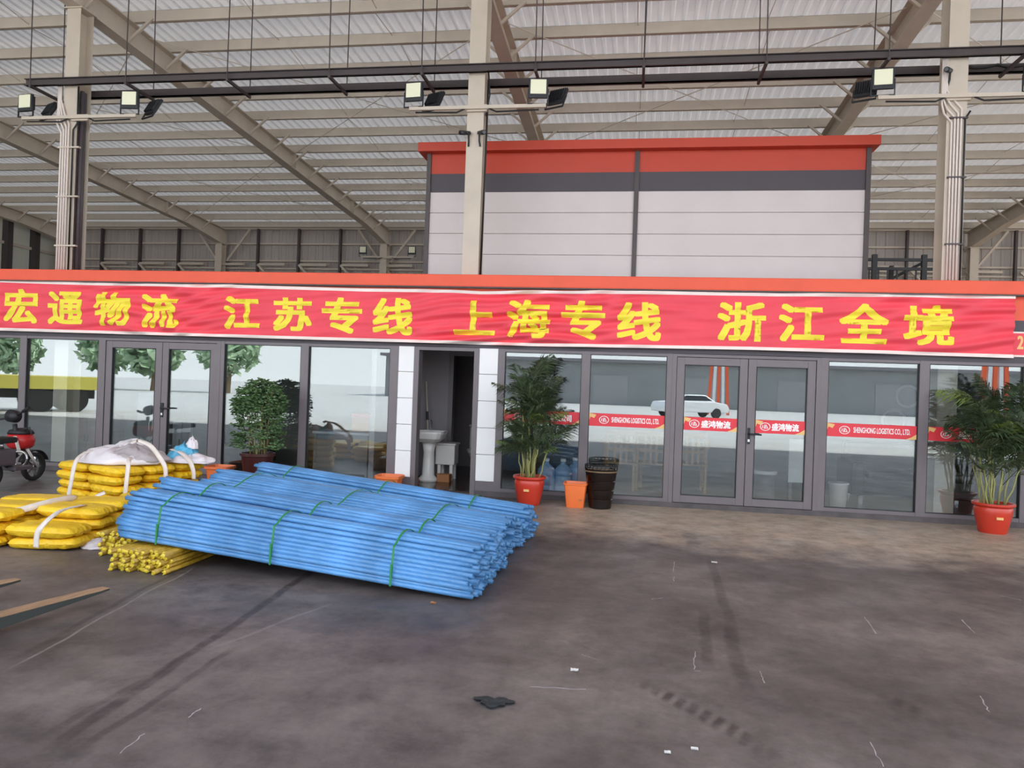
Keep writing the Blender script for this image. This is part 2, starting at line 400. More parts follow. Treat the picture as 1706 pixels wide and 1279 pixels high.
# sag rods between purlins, crossed tie rods
for i, (xa, xb) in enumerate(zip(RX[1:5], RX[2:6])):
    e = empty('roof_brace', ((xa+xb)/2, 8, zt(8)-0.1)); tag(e, 'thin crossed steel tie rods under the roof, %s bay from the side wall' % ORD[i+1], 'tie rods', 'roof tie rods')
    for y0 in (2.0, 8.0):
        MB().tube([(xa+0.12, y0, zt(y0)-0.06), (xb-0.12, y0+6, zt(y0+6)-0.06)], 0.009, 6).build('rod', 'steel_beige', e)
        MB().tube([(xb-0.12, y0, zt(y0)-0.08), (xa+0.12, y0+6, zt(y0+6)-0.08)], 0.009, 6).build('rod', 'steel_beige', e)
    for k, y in enumerate(PY[:-1]):
        if y < -4: continue
        h0 = 0.05 if k % 2 else 0.15
        for fx in (0.35, 0.68):
            xx = xa+(xb-xa)*fx+(0.08 if k % 2 else 0)
            MB().tube([(xx, y, zt(y)+h0), (xx, y-1.085, zt(y-1.085)+0.2-h0)], 0.007, 5).build('sag_rod', 'steel_beige', e)
# back wall
wb = MB()
x = -23.1; prof = []
while x < 26.2:
    prof += [(x, 0), (x+0.16, 0), (x+0.19, 0.03), (x+0.27, 0.03)]; x += 0.3
for z in (0, 7.6):
    for px, dy in prof: wb.v.append(Vector((px, 16.42-dy*0.6, z)))
for z in (0, 7.6):
    for px, dy in prof: wb.v.append(Vector((px, 16.46, z)))
n = len(prof); wb.f = [(i, i+1, n+i+1, n+i) for i in range(n-1)]+[(2*n+n+i, 2*n+n+i+1, 2*n+i+1, 2*n+i) for i in range(n-1)]
wback = struct(wb.build('wall_back', 'wall_sheet'))
for z in (7.28, 6.7, 6.05, 5.75, 5.0, 4.2):
    MB().box(-23, 26, 16.24, 16.38, z-0.03, z+0.03).build('girt', 'steel_beige', wback)
x = -21
while x < 14:
    if min(abs(x-r) for r in RX) > 0.5: MB().box(x-0.035, x+0.035, 16.1, 16.25, 4.0, 7.25).build('post', 'dark_steel', wback)
    x += 1.66
for r in RX[1:7]:
    for s_ in (-1, 1): MB().bar((r+s_*0.2, 16.05, 6.0), (r+s_*1.1, 16.05, 7.2), 0.07, 0.07).build('brace', 'steel_beige', wback)
x = -20.3
while x < 13:
    MB().box(x-0.55, x+0.5, 15.95, 16.07, 5.82, 5.9).build('strut', 'steel_beige', wback)
    MB().bar((x-0.6, 16.0, 5.86), (x-0.05, 16.0, 5.3), 0.07, 0.07).build('strut', 'steel_beige', wback)
    x += 1.66
# side wall with pale sheets
YP0, YP1 = 13.72, 15.0
wl = struct(MB().box(-23.2, -23.1, -12, 16.5, 0, 8.9).build('wall_left', 'wall_light'))
for z in (6.2, 4.4, 2.4): MB().box(-23.1, -23.0, -12, 16.4, z-0.05, z+0.05).build('girt', 'steel_beige', wl)
for y in (-8, -4, 0, 3.0, 6.2, 9.0, 10.9, YP0, YP1): MB().box(-23.1, -22.85, y-0.12, y+0.12, 0, zt(y)-0.02).build('post', 'dark_steel', wl)
# back columns
for i, x in enumerate(RX):
    e = empty('steel_column', (x, 16.1, 0)); tag(e, ['beige steel column in the corner by the pale side wall', 'beige steel column at the back wall, between two bays of braces', 'beige back wall column carrying two small floodlights', 'beige back wall column hidden behind the cabin',
        'beige back wall column behind the near column with white pipes', 'beige back wall column beyond the dark railing', 'beige back wall column outside to the side', 'beige back wall column at the far open end'][i], 'column', 'back wall columns')
    h = zt(15.9)-0.6
    mb = MB().box(x-0.13, x+0.13, 15.75, 15.765, 0, h).box(x-0.13, x+0.13, 16.05, 16.065, 0, h).box(x-0.006, x+0.006, 15.76, 16.05, 0, h)
    mb.build('shaft', 'steel_beige', e)
    MB().box(x-0.18, x+0.18, 15.7, 16.1, h, h+0.02).build('cap_plate', 'steel_beige', e)
# near columns
NC = [(-9.21, 'L'), (-2.45, 'M'), (4.18, 'R'), (-15.75, 'X'), (10.8, 'Y')]
for x, k in NC:
    e = empty('steel_column', (x, 0.42, 0))
    tag(e, {'L': 'tall beige steel column with white conduits and dark drain pipes', 'M': 'tall beige steel column in front of the orange roofed cabin', 'R': 'tall beige steel column with a bundle of thin white conduits beside cabin railing',
            'X': 'tall beige steel column outside the picture on the scooter side', 'Y': 'tall beige steel column outside the picture past the big palm'}[k], 'column', 'tall columns through the office roof')
    h = zt(0.42)-0.44; hw = 0.125; zb = 2.95 if k == 'M' else 0
    mb = MB().box(x-hw, x+hw, 0.27, 0.282, zb, h).box(x-hw, x+hw, 0.558, 0.57, zb, h).box(x-0.005, x+0.005, 0.28, 0.56, zb, h)
    mb.build('shaft', 'steel_beige', e)
    MB().box(x-0.17, x+0.17, 0.24, 0.6, h, h+0.02).build('cap_plate', 'steel_beige', e)
    if k == 'L':
        for j, dx in enumerate((-0.13, -0.085, -0.04, 0.005)):
            top = 5.45+0.05*j
            MB().tube([(x+dx, 0.245, 3.0), (x+dx, 0.245, top), (x+dx-0.08, 0.245, top+0.15), (x-0.2+0.015*j, 0.245, top+0.4), (x-0.2+0.015*j, 0.245, 6.25)], 0.016, 8).build('conduit', 'conduit_white', e, True)
        for j, (dx, yy) in enumerate(((0.055, 0.335), (0.085, 0.42), (0.06, 0.505))):
            MB().tube([(x+dx, yy, 3.0), (x+dx, yy, 6.19)], 0.034, 10).build('drain_pipe', 'pipe_dark', e, True)
        MB().tube([(x+0.09, 0.24, 3.0), (x+0.09, 0.24, 5.5), (x+0.16, 0.24, 5.6), (x+0.16, 0.24, 6.2)], 0.014, 8).build('cable', 'black', e, True)
        for z in (3.6, 4.4, 5.2): MB().box(x-0.17, x+0.22, 0.222, 0.27, z, z+0.025).build('clamp', 'steel_beige', e)
    if k == 'R':
        for j, dx in enumerate((-0.07, -0.03, 0.01, 0.05)):
            top = 5.35+0.06*j
            MB().tube([(x+dx, 0.25, 3.0), (x+dx, 0.25, top), (x+dx-0.1, 0.25, top+0.12), (x-0.2+0.02*j, 0.25, top+0.25), (x-0.2+0.02*j, 0.25, 6.25)], 0.014, 8).build('conduit', 'conduit_white', e, True)
        MB().tube([(x+0.1, 0.25, 3.0), (x+0.1, 0.25, 5.4), (x+0.16, 0.25, 5.5)], 0.013, 8).build('cable', 'black', e, True)
        for z in (3.7, 4.6, 5.4): MB().box(x-0.1, x+0.13, 0.23, 0.27, z, z+0.02).build('clamp', 'dark_steel', e)
    if k == 'M':
        MB().tube([(x+0.1, 0.55, 3.0), (x+0.14, 0.45, 5.3), (x+0.14, 0.45, 6.2)], 0.014, 8).build('cable', 'black', e, True)
        MB().tube([(x+0.15, 0.3, 5.6), (x+0.2, 0.3, 5.9), (x+0.17, 0.3, 6.25)], 0.012, 8).build('cable', 'black', e, True)
# cable tray
e = empty('cable_tray', (-2.4, 0.45, 6.2)); tag(e, 'long dark twin rail cable tray hung on thin rods below the roof', 'cable tray')
XA, XB = -9.95, 7.2
MB().box(XA, XB, 0.16, 0.2, 6.2, 6.31).box(XA, XB, 0.12, 0.2, 6.3, 6.31).box(XA, XB, 0.12, 0.2, 6.2, 6.21).build('rail', 'dark_steel', e)
MB().box(XA+0.4, XB, 0.72, 0.76, 6.2, 6.32).box(XA+0.4, XB, 0.72, 0.8, 6.2, 6.21).build('rail', 'dark_steel', e)
for px in (58, 216, 384, 553, 706, 894, 1073, 1276, 1478, 1704):
    x = at(px, 130-px*0.03, 0.2).x
    MB().box(x-0.02, x+0.02, 0.1, 0.82, 6.16, 6.2).build('crossbar', 'dark_steel', e)
    for yy in (0.11, 0.81):
        MB().tube([(x, yy, 6.15), (x+random.uniform(-.03, .03), yy, zt(yy)+0.2)], 0.009, 6).build('hanger_rod', 'dark_steel', e)
MB().tube([(4.4+0.15*k, 0.70, 6.30-0.05*math.sin(k*1.1)**2) for k in range(14)], 0.018, 6).build('cable', 'black', e, True)
MB().tube([(3.4+0.1*k, 0.82, 6.26-0.04*math.sin(k*0.9)**2) for k in range(8)], 0.014, 6).build('cable', 'black', e, True)
# floodlights
def floodlight():
    e = empty('floodlight'); 
    MB().box(-0.14, 0.14, -0.025, 0.025, 0.02, 0.30).build('housing', 'lamp_case', e, bevel=0.012)
    MB().box(-0.115, 0.115, -0.034, -0.024, 0.075, 0.285).build('led_panel', 'lamp_panel', e, bevel=0.004)
    MB().box(-0.10, 0.10, -0.032, 0.02, 0.028, 0.062).build('driver_box', 'lamp_case', e, bevel=0.006)
    mb = MB(); [mb.box(-0.12+0.03*k, -0.113+0.03*k, 0.024, 0.055, 0.05, 0.27) for k in range(9)]; mb.build('cooling_fins', 'lamp_case', e)
    MB().box(-0.155, -0.143, -0.012, 0.012, -0.06, 0.16).box(0.143, 0.155, -0.012, 0.012, -0.06, 0.16).box(-0.155, 0.155, -0.012, 0.012, -0.07, -0.055).build('yoke', 'lamp_case', e)
    return e
f0 = floodlight()
def crossbar(x, y, z, half, lab):
    e = empty('lamp_crossbar', (x, y, z)); tag(e, lab, 'bracket', 'floodlight crossbars')
    MB().box(x-half, x+half, y-0.02, y+0.02, z-0.025, z+0.025).build('bar', 'steel_beige', e)
    MB().box(x-0.15, x+0.15, y+0.02, y+(0.07 if y < 5 else 0.155), z-0.05, z+0.05).build('clamp', 'steel_beige', e)
    MB().tube([(x-half+0.1, y-0.01, z-0.06), (x-0.3, y-0.01, z-0.075), (x-0.18, y, z-0.02)], 0.012, 6).build('cable', 'black', e)
    MB().tube([(x+half-0.1, y-0.01, z-0.06), (x+0.3, y-0.01, z-0.075), (x+0.18, y, z-0.02)], 0.012, 6).build('cable', 'black', e)
lamps = []
for x, nm in ((-9.0, 'dark drain pipes'), (-2.42, 'cabin front column'), (4.18, 'white conduit column')):
    colname = {'dark drain pipes': 'the column with dark drain pipes', 'cabin front column': 'the middle column before the cabin', 'white conduit column': 'the column beside the railing'}[nm]
    crossbar(x, 0.2, 5.69, 1.03, 'steel crossbar with two floodlights on '+colname)
    for s_, side in ((-1, 'near end'), (1, 'other end')):
        lamps.append((x+s_*0.94-0.03, 0.2, 5.78, 0.1*s_, 0.0, 'square floodlight with pale panel, %s end of crossbar on %s' % ('left' if s_ < 0 else 'right', colname), 1))
        lamps.append((x+s_*0.94+(0.2 if not (x > 3 and s_ < 0) else -0.22), 0.36, 5.76, R(155), R(28), 'dark backed floodlight turned away, %s end of crossbar on %s' % ('left' if s_ < 0 else 'right', colname), 1))
crossbar(-9.0, 15.6, 6.12, 1.0, 'thin crossbar with two small floodlights on the back wall column')
for s_ in (-1, 1): lamps.append((-9.0+s_*0.93, 15.6, 6.2, 0, 0, 'small pale floodlight at the %s of the back wall column' % ('left' if s_ < 0 else 'right'), 1.0))
for i, (x, y, z, rz, rx, lab, sc) in enumerate(lamps):
    o = f0 if i == 0 else dup(f0)
    o.location = (x, y, z); o.rotation_euler = (rx, 0, rz); tag(o, lab, 'floodlight', 'hall floodlights')
# security cameras
def cctv(x, y, z, s_, lab):
    e = empty('security_camera', (x, y, z)); tag(e, lab, 'camera')
    MB().tube([(x, y, z), (x+0.06*s_, y-0.08, z-0.02)], 0.035, 12).tube([(x-0.05*s_, y+0.07, z+0.02), (x, y, z)], 0.03, 12).build('body', 'lamp_case', e, True)
    MB().tube([(x+0.06*s_, y-0.08, z-0.02), (x+0.063*s_, y-0.085, z-0.021)], 0.026, 12).build('lens', 'black_gloss', e)
    MB().tube([(x-0.04*s_, y+0.06, z), (x-0.04*s_, y+0.07, z-0.1), (x-0.03*s_, y+0.1, z-0.17)], 0.014, 8).build('bracket', 'black', e)
cctv(-2.57, 0.16, 5.3, -1, 'small dark security camera on the outer side of the middle column')
cctv(-2.33, 0.16, 5.3, 1, 'small dark security camera on the cabin side of the middle column')
cctv(4.02, 0.16, 6.02, -1, 'small dark security camera under the cable tray by white conduits')

# ------------------------------------------------------------------ office row
struct(MB().box(-12.2, 9, -0.02, 5.2, 2.86, 3.12).build('ceiling_office', 'office_wall'))
struct(MB().box(-12.2, 9, 0.06, 5.2, 0.0, 0.012).build('floor_office', 'office_floor'))
struct(MB().box(-12.2, 9, 5.0, 5.2, 0, 3.0).build('wall_office_back', 'office_wall'))
struct(MB().box(-12.3, -12.2, 0, 5.2, 0, 3.1).build('wall_office_left', 'office_wall'))
struct(MB().box(9, 9.1, 0, 5.2, 0, 3.1).build('wall_office_right', 'office_wall'))
struct(MB().box(-3.86, -3.78, 0.1, 5.0, 0, 2.9).build('wall_partition_left', 'wc_wall'))
struct(MB().box(-1.98, -1.9, 0.1, 5.0, 0, 2.9).build('wall_partition_right', 'wc_wall'))
# fascia and cornice
tr = struct(MB().box(-12.4, 9.2, -0.16, 0.5, 2.99, 3.165).build('trim_1', 'orange', bevel=0.012))
MB().box(-12.4, 9.2, -0.17, -0.13, 2.975, 2.99).build('drip_edge', 'sill_grey', tr)
fa = struct(MB().box(-12.4, 9.2, -0.05, 0.05, 2.67, 2.975).build('trim_2', 'orange'))
MB().box(-12.4, 9.2, -0.05, 0.05, 2.12, 2.67).build('grey_band', 'cabin_grey', fa)
struct(MB().box(-12.3, -3.16, -0.06, 0.06, 0, 0.07).box(-2.2, 9, -0.06, 0.06, 0, 0.07).build('trim_3', 'sill_grey'))
# windows
FR = 'frame_grey'
def decal(parent, x0, x1, kind, y=-0.02):
    z0, z1 = 1.075, 1.255
    d = MB().box(x0, x1, y-0.002, y, z0, z1).build('decal_strip', 'decal_red', parent); d['label'] = 'red sticker strip with white lettering'
    sub = d if kind[0] == 'w' else parent
    yy = y-0.004; w_ = x1-x0; h = z1-z0
    lg = MB(); cx = x0+w_*0.2; cz = (z0+z1)/2
    lg.add([(cx+r*1.25*math.cos(a), yy, cz+r*math.sin(a)) for r in (0.055, 0.047) for a in [2*math.pi*k/24 for k in range(24)]], [(k, (k+1) % 24, 24+(k+1) % 24, 24+k) for k in range(24)])
    for p, q in (((-.03, .02), (-.038, -.02)), ((-.005, .03), (-.015, -.03)), ((.008, .028), (-.002, -.028)), ((.008, .028), (.035, -.025)), ((-.02, -.008), (.0, .0)), ((.0, -.02), (.03, -.02))):
        lg.bar((cx+p[0], yy, cz+p[1]), (cx+q[0], yy, cz+q[1]), 0.009, 0.001, (0, 1, 0))
    lg.build('logo', 'decal_white', sub)
    t = {'e': T_EN, 'c': T_CN, 'l': T_CN2}[kind[1]]
    a, b = (0.3, 0.93) if kind[1] == 'e' else ((0.33, 0.88) if kind[1] == 'c' else (0.3, 0.9))
    hh = 0.24 if kind[1] == 'e' else 0.29
    put_text(MB(), t, x0+w_*a, x0+w_*b, cz-h*hh, cz+h*hh, yy, 0.0012 if kind[1] == 'e' else 0.0035).build('lettering', 'decal_white', sub)
    g = MB().add([(x0, yy, z1), (x0+0.1, yy, z1-0.02), (x0+0.07, yy, z1-0.07), (x0+0.02, yy, z1-0.05), (x0, yy, z1-0.1)], [(0, 4, 3, 2, 1)])
    g.add([(x1, yy, z0), (x1-0.13, yy, z0), (x1-0.06, yy, z0+0.03), (x1, yy, z0+0.07)], [(0, 3, 2, 1)]); g.build('ornament', 'decal_gold', sub)
ZB, ZH = 0.07, 2.13
def window(n, x0, x1, dec=None, wl_=0.06, wr=0.06):
    e = struct(empty('window_%d' % n, ((x0+x1)/2, 0, 0.07)))
    MB().box(x0, x0+wl_, -0.045, 0.045, ZB, ZH).box(x1-wr, x1, -0.045, 0.045, ZB, ZH).box(x0+wl_, x1-wr, -0.04, 0.04, ZB, ZB+0.05).box(x0+wl_, x1-wr, -0.04, 0.04, ZH-0.05, ZH).build('frame', FR, e)
    MB().box(x0+wl_, x1-wr, -0.036, 0.04, ZB+0.05, ZB+0.056).box(x0+wl_-0.001, x0+wl_+0.008, -0.042, 0.0, ZB+0.05, ZH-0.05).box(x1-wr-0.008, x1-wr+0.001, -0.042, 0.0, ZB+0.05, ZH-0.05).box(x0+wl_, x1-wr, -0.042, 0, ZH-0.058, ZH-0.05).build('gasket', 'black', e)
    MB().box(x0+wl_, x1-wr, -0.006, 0.006, ZB+0.05, ZH-0.05).build('pane', 'glass', e)
    if dec: decal(e, x0+wl_+0.01, x1-wr-0.01, 'w'+dec)
window(1, -11.1, -9.63)
window(2, -9.63, -8.23)
window(3, -6.22, -4.86)
window(4, -4.86, -3.40, None, 0.06, 0.13)
window(5, -1.92, -0.66, 'l', 0.1, 0.06)
window(6, -0.66, 0.53, 'e', 0.06, 0.07)
window(7, 2.49, 3.78, 'e', 0.09, 0.06)
window(8, 3.78, 5.03, 'c')
window(9, 5.03, 6.4, 'e')
window(10, 6.4, 7.7)
window(11, 7.7, 9.0)
window(12, -12.2, -11.1)
# double doors
def double_door(n, x0, x1, xm, dec):
    e = struct(empty('door_%d' % n, (xm, 0, 0.05)))
    MB().box(x0, x0+0.06, -0.05, 0.05, 0.05, ZH).box(x1-0.06, x1, -0.05, 0.05, 0.05, ZH).box(x0+0.06, x1-0.06, -0.05, 0.05, ZH-0.05, ZH).build('frame', FR, e, bevel=0.004)
    for k, (a, b) in enumerate(((x0+0.065, xm-0.004), (xm+0.004, x1-0.065))):
        s_ = 0.105; z0, z1 = 0.075, ZH-0.055
        lf = MB().box(a, a+s_, -0.035, 0.035, z0, z1).box(b-s_, b, -0.035, 0.035, z0, z1).box(a+s_, b-s_, -0.033, 0.033, z0, z0+0.1).box(a+s_, b-s_, -0.033, 0.033, z1-0.1, z1)
        l = lf.build('leaf', FR, e, bevel=0.003)
        MB().box(a+s_, b-s_, -0.006, 0.006, z0+0.1, z1-0.1).build('pane', 'glass', l)
        MB().box(a+s_-0.001, a+s_+0.01, -0.036, 0, z0+0.1, z1-0.1).box(b-s_-0.01, b-s_+0.001, -0.036, 0, z0+0.1, z1-0.1).box(a+s_, b-s_, -0.036, 0, z1-0.11, z1-0.1).box(a+s_, b-s_, -0.036, 0, z0+0.1, z0+0.11).build('gasket', 'black', l)
        if dec: decal(l, a+s_+0.012, b-s_-0.012, 'dc')
        if k == 1:
            hx = a+0.03
            hd = MB().box(hx-0.018, hx+0.018, -0.05, -0.034, 0.92, 1.14); hd.tube([(hx, -0.05, 1.06), (hx, -0.09, 1.06), (hx+0.16, -0.095, 1.055)], 0.012, 8)
            h = hd.build('handle', 'black', l); h['label'] = 'black lever handle on a long plate'
            MB().box(hx-0.014, hx+0.014, -0.055, -0.05, 0.95, 0.985).build('lock_cylinder', 'chrome', l)
double_door(1, -8.23, -6.22, -7.2, False)
double_door(2, 0.53, 2.49, 1.545, True)
# wash room doorway and the white piers
e = struct(empty('door_3', (-2.68, 0, 0)))
MB().box(-3.165, -3.09, -0.05, 0.12, 0, 2.13).box(-2.27, -2.195, -0.05, 0.12, 0, 2.13).box(-3.09, -2.27, -0.05, 0.12, 2.07, 2.13).build('frame', FR, e, bevel=0.004)
for n_, (x0, x1) in enumerate(((-3.40, -3.166), (-2.194, -1.92))):
    p = struct(empty('trim_%d' % (4+n_), ((x0+x1)/2, 0, 0)))
    for k in range(5):
        z0 = 0.21+0.385*k; z1 = min(z0+0.38, 2.13)
        MB().box(x0, x1, -0.045, 0.05, z0, z1).build('panel', 'white_pier', p, bevel=0.008)
    MB().box(x0, x1, -0.042, 0.05, 0, 0.205).build('plinth', 'frame_grey', p)
# wash room shell
struct(MB().box(-3.78, -1.98, 0.1, 4.9, 0.0, 0.03).build('floor_washroom', 'wc_floor'))
struct(MB().box(-3.78, -3.0, 1.6, 1.7, 0.03, 2.86).box(-3.0, -1.98, 1.6, 1.7, 2.1, 2.86).box(-2.25, -1.98, 1.6, 1.7, 0.03, 2.1).build('wall_washroom', 'wc_wall'))
struct(MB().box(-3.04, -2.96, 1.57, 1.72, 0.03, 2.12).box(-2.29, -2.21, 1.57, 1.72, 0.03, 2.12).box(-2.96, -2.29, 1.57, 1.72, 2.06, 2.12).build('door_4', FR))
struct(MB().box(-3.78, -1.98, 3.4, 3.5, 0.03, 2.86).build('wall_washroom_back', 'wc_wall'))
# lower banner on the fascia, far side
e = empty('banner', (5.6, -0.06, 2.5)); tag(e, 'red sign strip with yellow numeral peeping out past the long banner', 'banner')
MB().box(4.3, 7.2, -0.065, -0.052, 2.22, 2.52).build('cloth', 'banner_red', e)
MB().box(4.3, 7.2, -0.068, -0.052, 2.505, 2.525).box(4.3, 7.2, -0.068, -0.052, 2.2, 2.225).build('hem', 'hem', e)
put_text(MB(), T_NO, 4.865, 4.94, 2.3, 2.475, -0.068, 0.006).build('lettering', 'decal_gold', e)
# main banner
def zrow(x, v):
    top = [(-10.5, 3.005), (-8.5, 2.97), (-6, 2.965), (-4, 2.94), (-2.6, 2.945), (-2.2, 2.93), (-0.5, 2.965), (1.9, 2.965), (3.2, 2.98), (4.86, 2.985)]
    bot = [(-10.5, 2.19), (-6, 2.18), (-1.3, 2.172), (1.5, 2.2), (3.4, 2.195), (4.86, 2.185)]
    def ip(t):
        for (a, za), (b, zb) in zip(t, t[1:]):
            if x <= b: return za+(zb-za)*(x-a)/(b-a)
        return t[-1][1]
    a, b = ip(bot), ip(top); return a+(b-a)*v
def cloth_y(x, z):
    p = Vector((x*0.55, z*1.3, 0.0)); nz = noise.noise(p); n2 = noise.noise(Vector((x*0.9+7, z*0.8, 3)))
    amp = 0.017*(0.35+max(0, noise.noise(Vector((x*0.35+2.1, 0.3, 9)))+0.35)*1.8)
    sl = 0.35+0.5*noise.noise(Vector((x*0.3, 5, 1)))
    y = amp*math.sin(26*(z-2.6+sl*0.35*math.sin(x*0.7))+9*nz+2.0*sl*x)+0.6*amp*math.sin(47*(z-0.12*x)+7*n2+3*nz)
    return -0.135+y+0.012*noise.noise(Vector((x*1.2, z*2, 4)))
e = empty('banner', (-2.8, -0.13, 2.6)); tag(e, 'long red cloth banner with large yellow Chinese characters across the office front', 'banner')
X0, X1 = -10.5, 4.795
def cl(u, v):
    x = X0+(X1-X0)*u; z = zrow(x, v); return (x, cloth_y(x, z), z)
MB().grid(cl, 640, 36).build('cloth', 'banner_red', e, True)
for nm, va, vb in (('hem', 0.945, 1.004), ('hem', -0.006, 0.05)):
    MB().grid(lambda u, v: (lambda p: (p[0], p[1]-0.004, p[2]))(cl(u, va+(vb-va)*v)), 640, 3).build(nm, 'hem', e, True)
def letters(items):
    mb = MB()
    for c, x0, x1, z0, z1 in items: put_text(mb, TXT[c], x0, x1, z0, z1, 0, 0.019)
    bm = bmesh.new(); vs = [bm.verts.new(v) for v in mb.v]
    for f in mb.f:
        try: bm.faces.new([vs[i] for i in f])
        except ValueError: pass
    a, b = min(i[1] for i in items), max(i[2] for i in items)
    x = math.floor(a/0.03)*0.03
    while x < b+0.03:
        bmesh.ops.bisect_plane(bm, geom=bm.verts[:]+bm.edges[:]+bm.faces[:], plane_co=(x, 0, 0), plane_no=(1, 0, 0)); x += 0.04
    z = 2.26
    while z < 2.9:
        bmesh.ops.bisect_plane(bm, geom=bm.verts[:]+bm.edges[:]+bm.faces[:], plane_co=(0, 0, z), plane_no=(0, 0, 1)); z += 0.028
    out = MB(); bm.verts.index_update(); bm.verts.ensure_lookup_table()
    out.v = [Vector((v.co.x, cloth_y(v.co.x, v.co.z)-0.004, v.co.z)) for v in bm.verts]; out.f = [tuple(v.index for v in f.verts) for f in bm.faces]; bm.free()
    return out
for k in range(4): letters(CHARS[4*k:4*k+4]).build('lettering', 'banner_yellow', e, True)

# ------------------------------------------------------------------ cabin on the office roof
e = empty('roof_cabin', (0, 3, 3.12)); tag(e, 'white panelled cabin with orange cornice standing on the office roof', 'cabin')
MB().box(-3.64, 3.55, 1.32, 4.7, 5.41, 5.56).build('cornice', 'orange_deep', e, bevel=0.01)
MB().box(-3.47, 3.43, 1.52, 4.6, 3.12, 5.41).build('body', 'white_panel', e)
for a, b in ((-3.45, -0.085), (-0.02, 3.40)):
    MB().box(a, b, 1.49, 1.53, 5.08, 5.41).build('orange_band', 'orange_deep', e)
    MB().box(a, b, 1.49, 1.53, 4.775, 5.08).build('grey_band', 'cabin_grey', e)
    z = 4.775
    while z > 3.2:
        z0 = max(3.12, z-0.343); MB().box(a, b, 1.49, 1.53, z0+0.003, z-0.003).build('white_panel', 'cabin_white', e, bevel=0.006); z -= 0.343
for x in (-3.48, -0.052, 3.425): MB().box(x-0.035, x+0.035, 1.46, 1.54, 3.12, 5.41).build('corner_post', 'dark_steel', e)
# railing behind
e = empty('stair_railing', (4.6, 3.5, 3.12)); tag(e, 'dark steel stair railing on the office roof beside the cabin', 'railing')
for x in (3.85, 4.15, 4.97, 5.3): MB().box(x-0.04, x+0.04, 3.46, 3.54, 3.12, 4.15).build('post', 'black', e)
for z in (4.06, 3.9): MB().box(3.85, 5.3, 3.475, 3.525, z-0.025, z+0.025).build('rail', 'black', e)
for k in range(9): MB().box(3.9+0.155*k, 3.925+0.155*k, 3.49, 3.51, 3.12, 3.89).build('baluster', 'black', e)
MB().bar((4.45, 3.8, 3.72), (5.05, 3.8, 4.06), 0.05, 0.05).bar((4.2, 3.8, 3.5), (4.5, 3.8, 3.75), 0.05, 0.05).build('handrail', 'black', e)
MB().box(4.5, 4.56, 3.76, 3.84, 3.12, 4.0).build('post', 'black', e)

# ------------------------------------------------------------------ blue pipes
def pipe_mesh(name, r, L, seg, rings, seed, mname, wob):
    rnd = random.Random(seed); mb = MB(); n = rings
    for i in range(n+1):
        t = i/n; x = (t-0.5)*L; rr = r
        endk = i in (0, n)
        for k in range(seg):
            a = 2*math.pi*k/seg
            q = rr*(1+wob*(noise.noise(Vector((t*9+seed*3.1, math.cos(a)*1.2, math.sin(a)*1.2)))))
            if endk: q *= rnd.uniform(0.75, 1.12)
            mb.v.append(Vector((x+(rnd.uniform(-0.012, 0.012) if endk else 0), q*math.cos(a), q*math.sin(a))))
    for i in range(n):
        for k in range(seg): mb.f.append((i*seg+k, i*seg+(k+1) % seg, (i+1)*seg+(k+1) % seg, (i+1)*seg+k))
    for base, sgn, x in ((0, 1, -0.5*L+0.006), (n*seg, -1, 0.5*L-0.006)):
        c = len(mb.v); mb.v.append(Vector((x, 0, 0)))
        for k in range(seg):
            a, b = base+k, base+(k+1) % seg; mb.f.append((c, b, a) if sgn > 0 else (c, a, b))
    me = bpy.data.meshes.new(name); me.from_pydata([tuple(v) for v in mb.v], [], mb.f); me.materials.append(M(mname))
    me.polygons.foreach_set('use_smooth', [True]*len(me.polygons)); return me
BLUE = [pipe_mesh('pipe', 0.0215, 3.15, 10, 22, s, 'blue_pipe', 0.09) for s in range(5)]
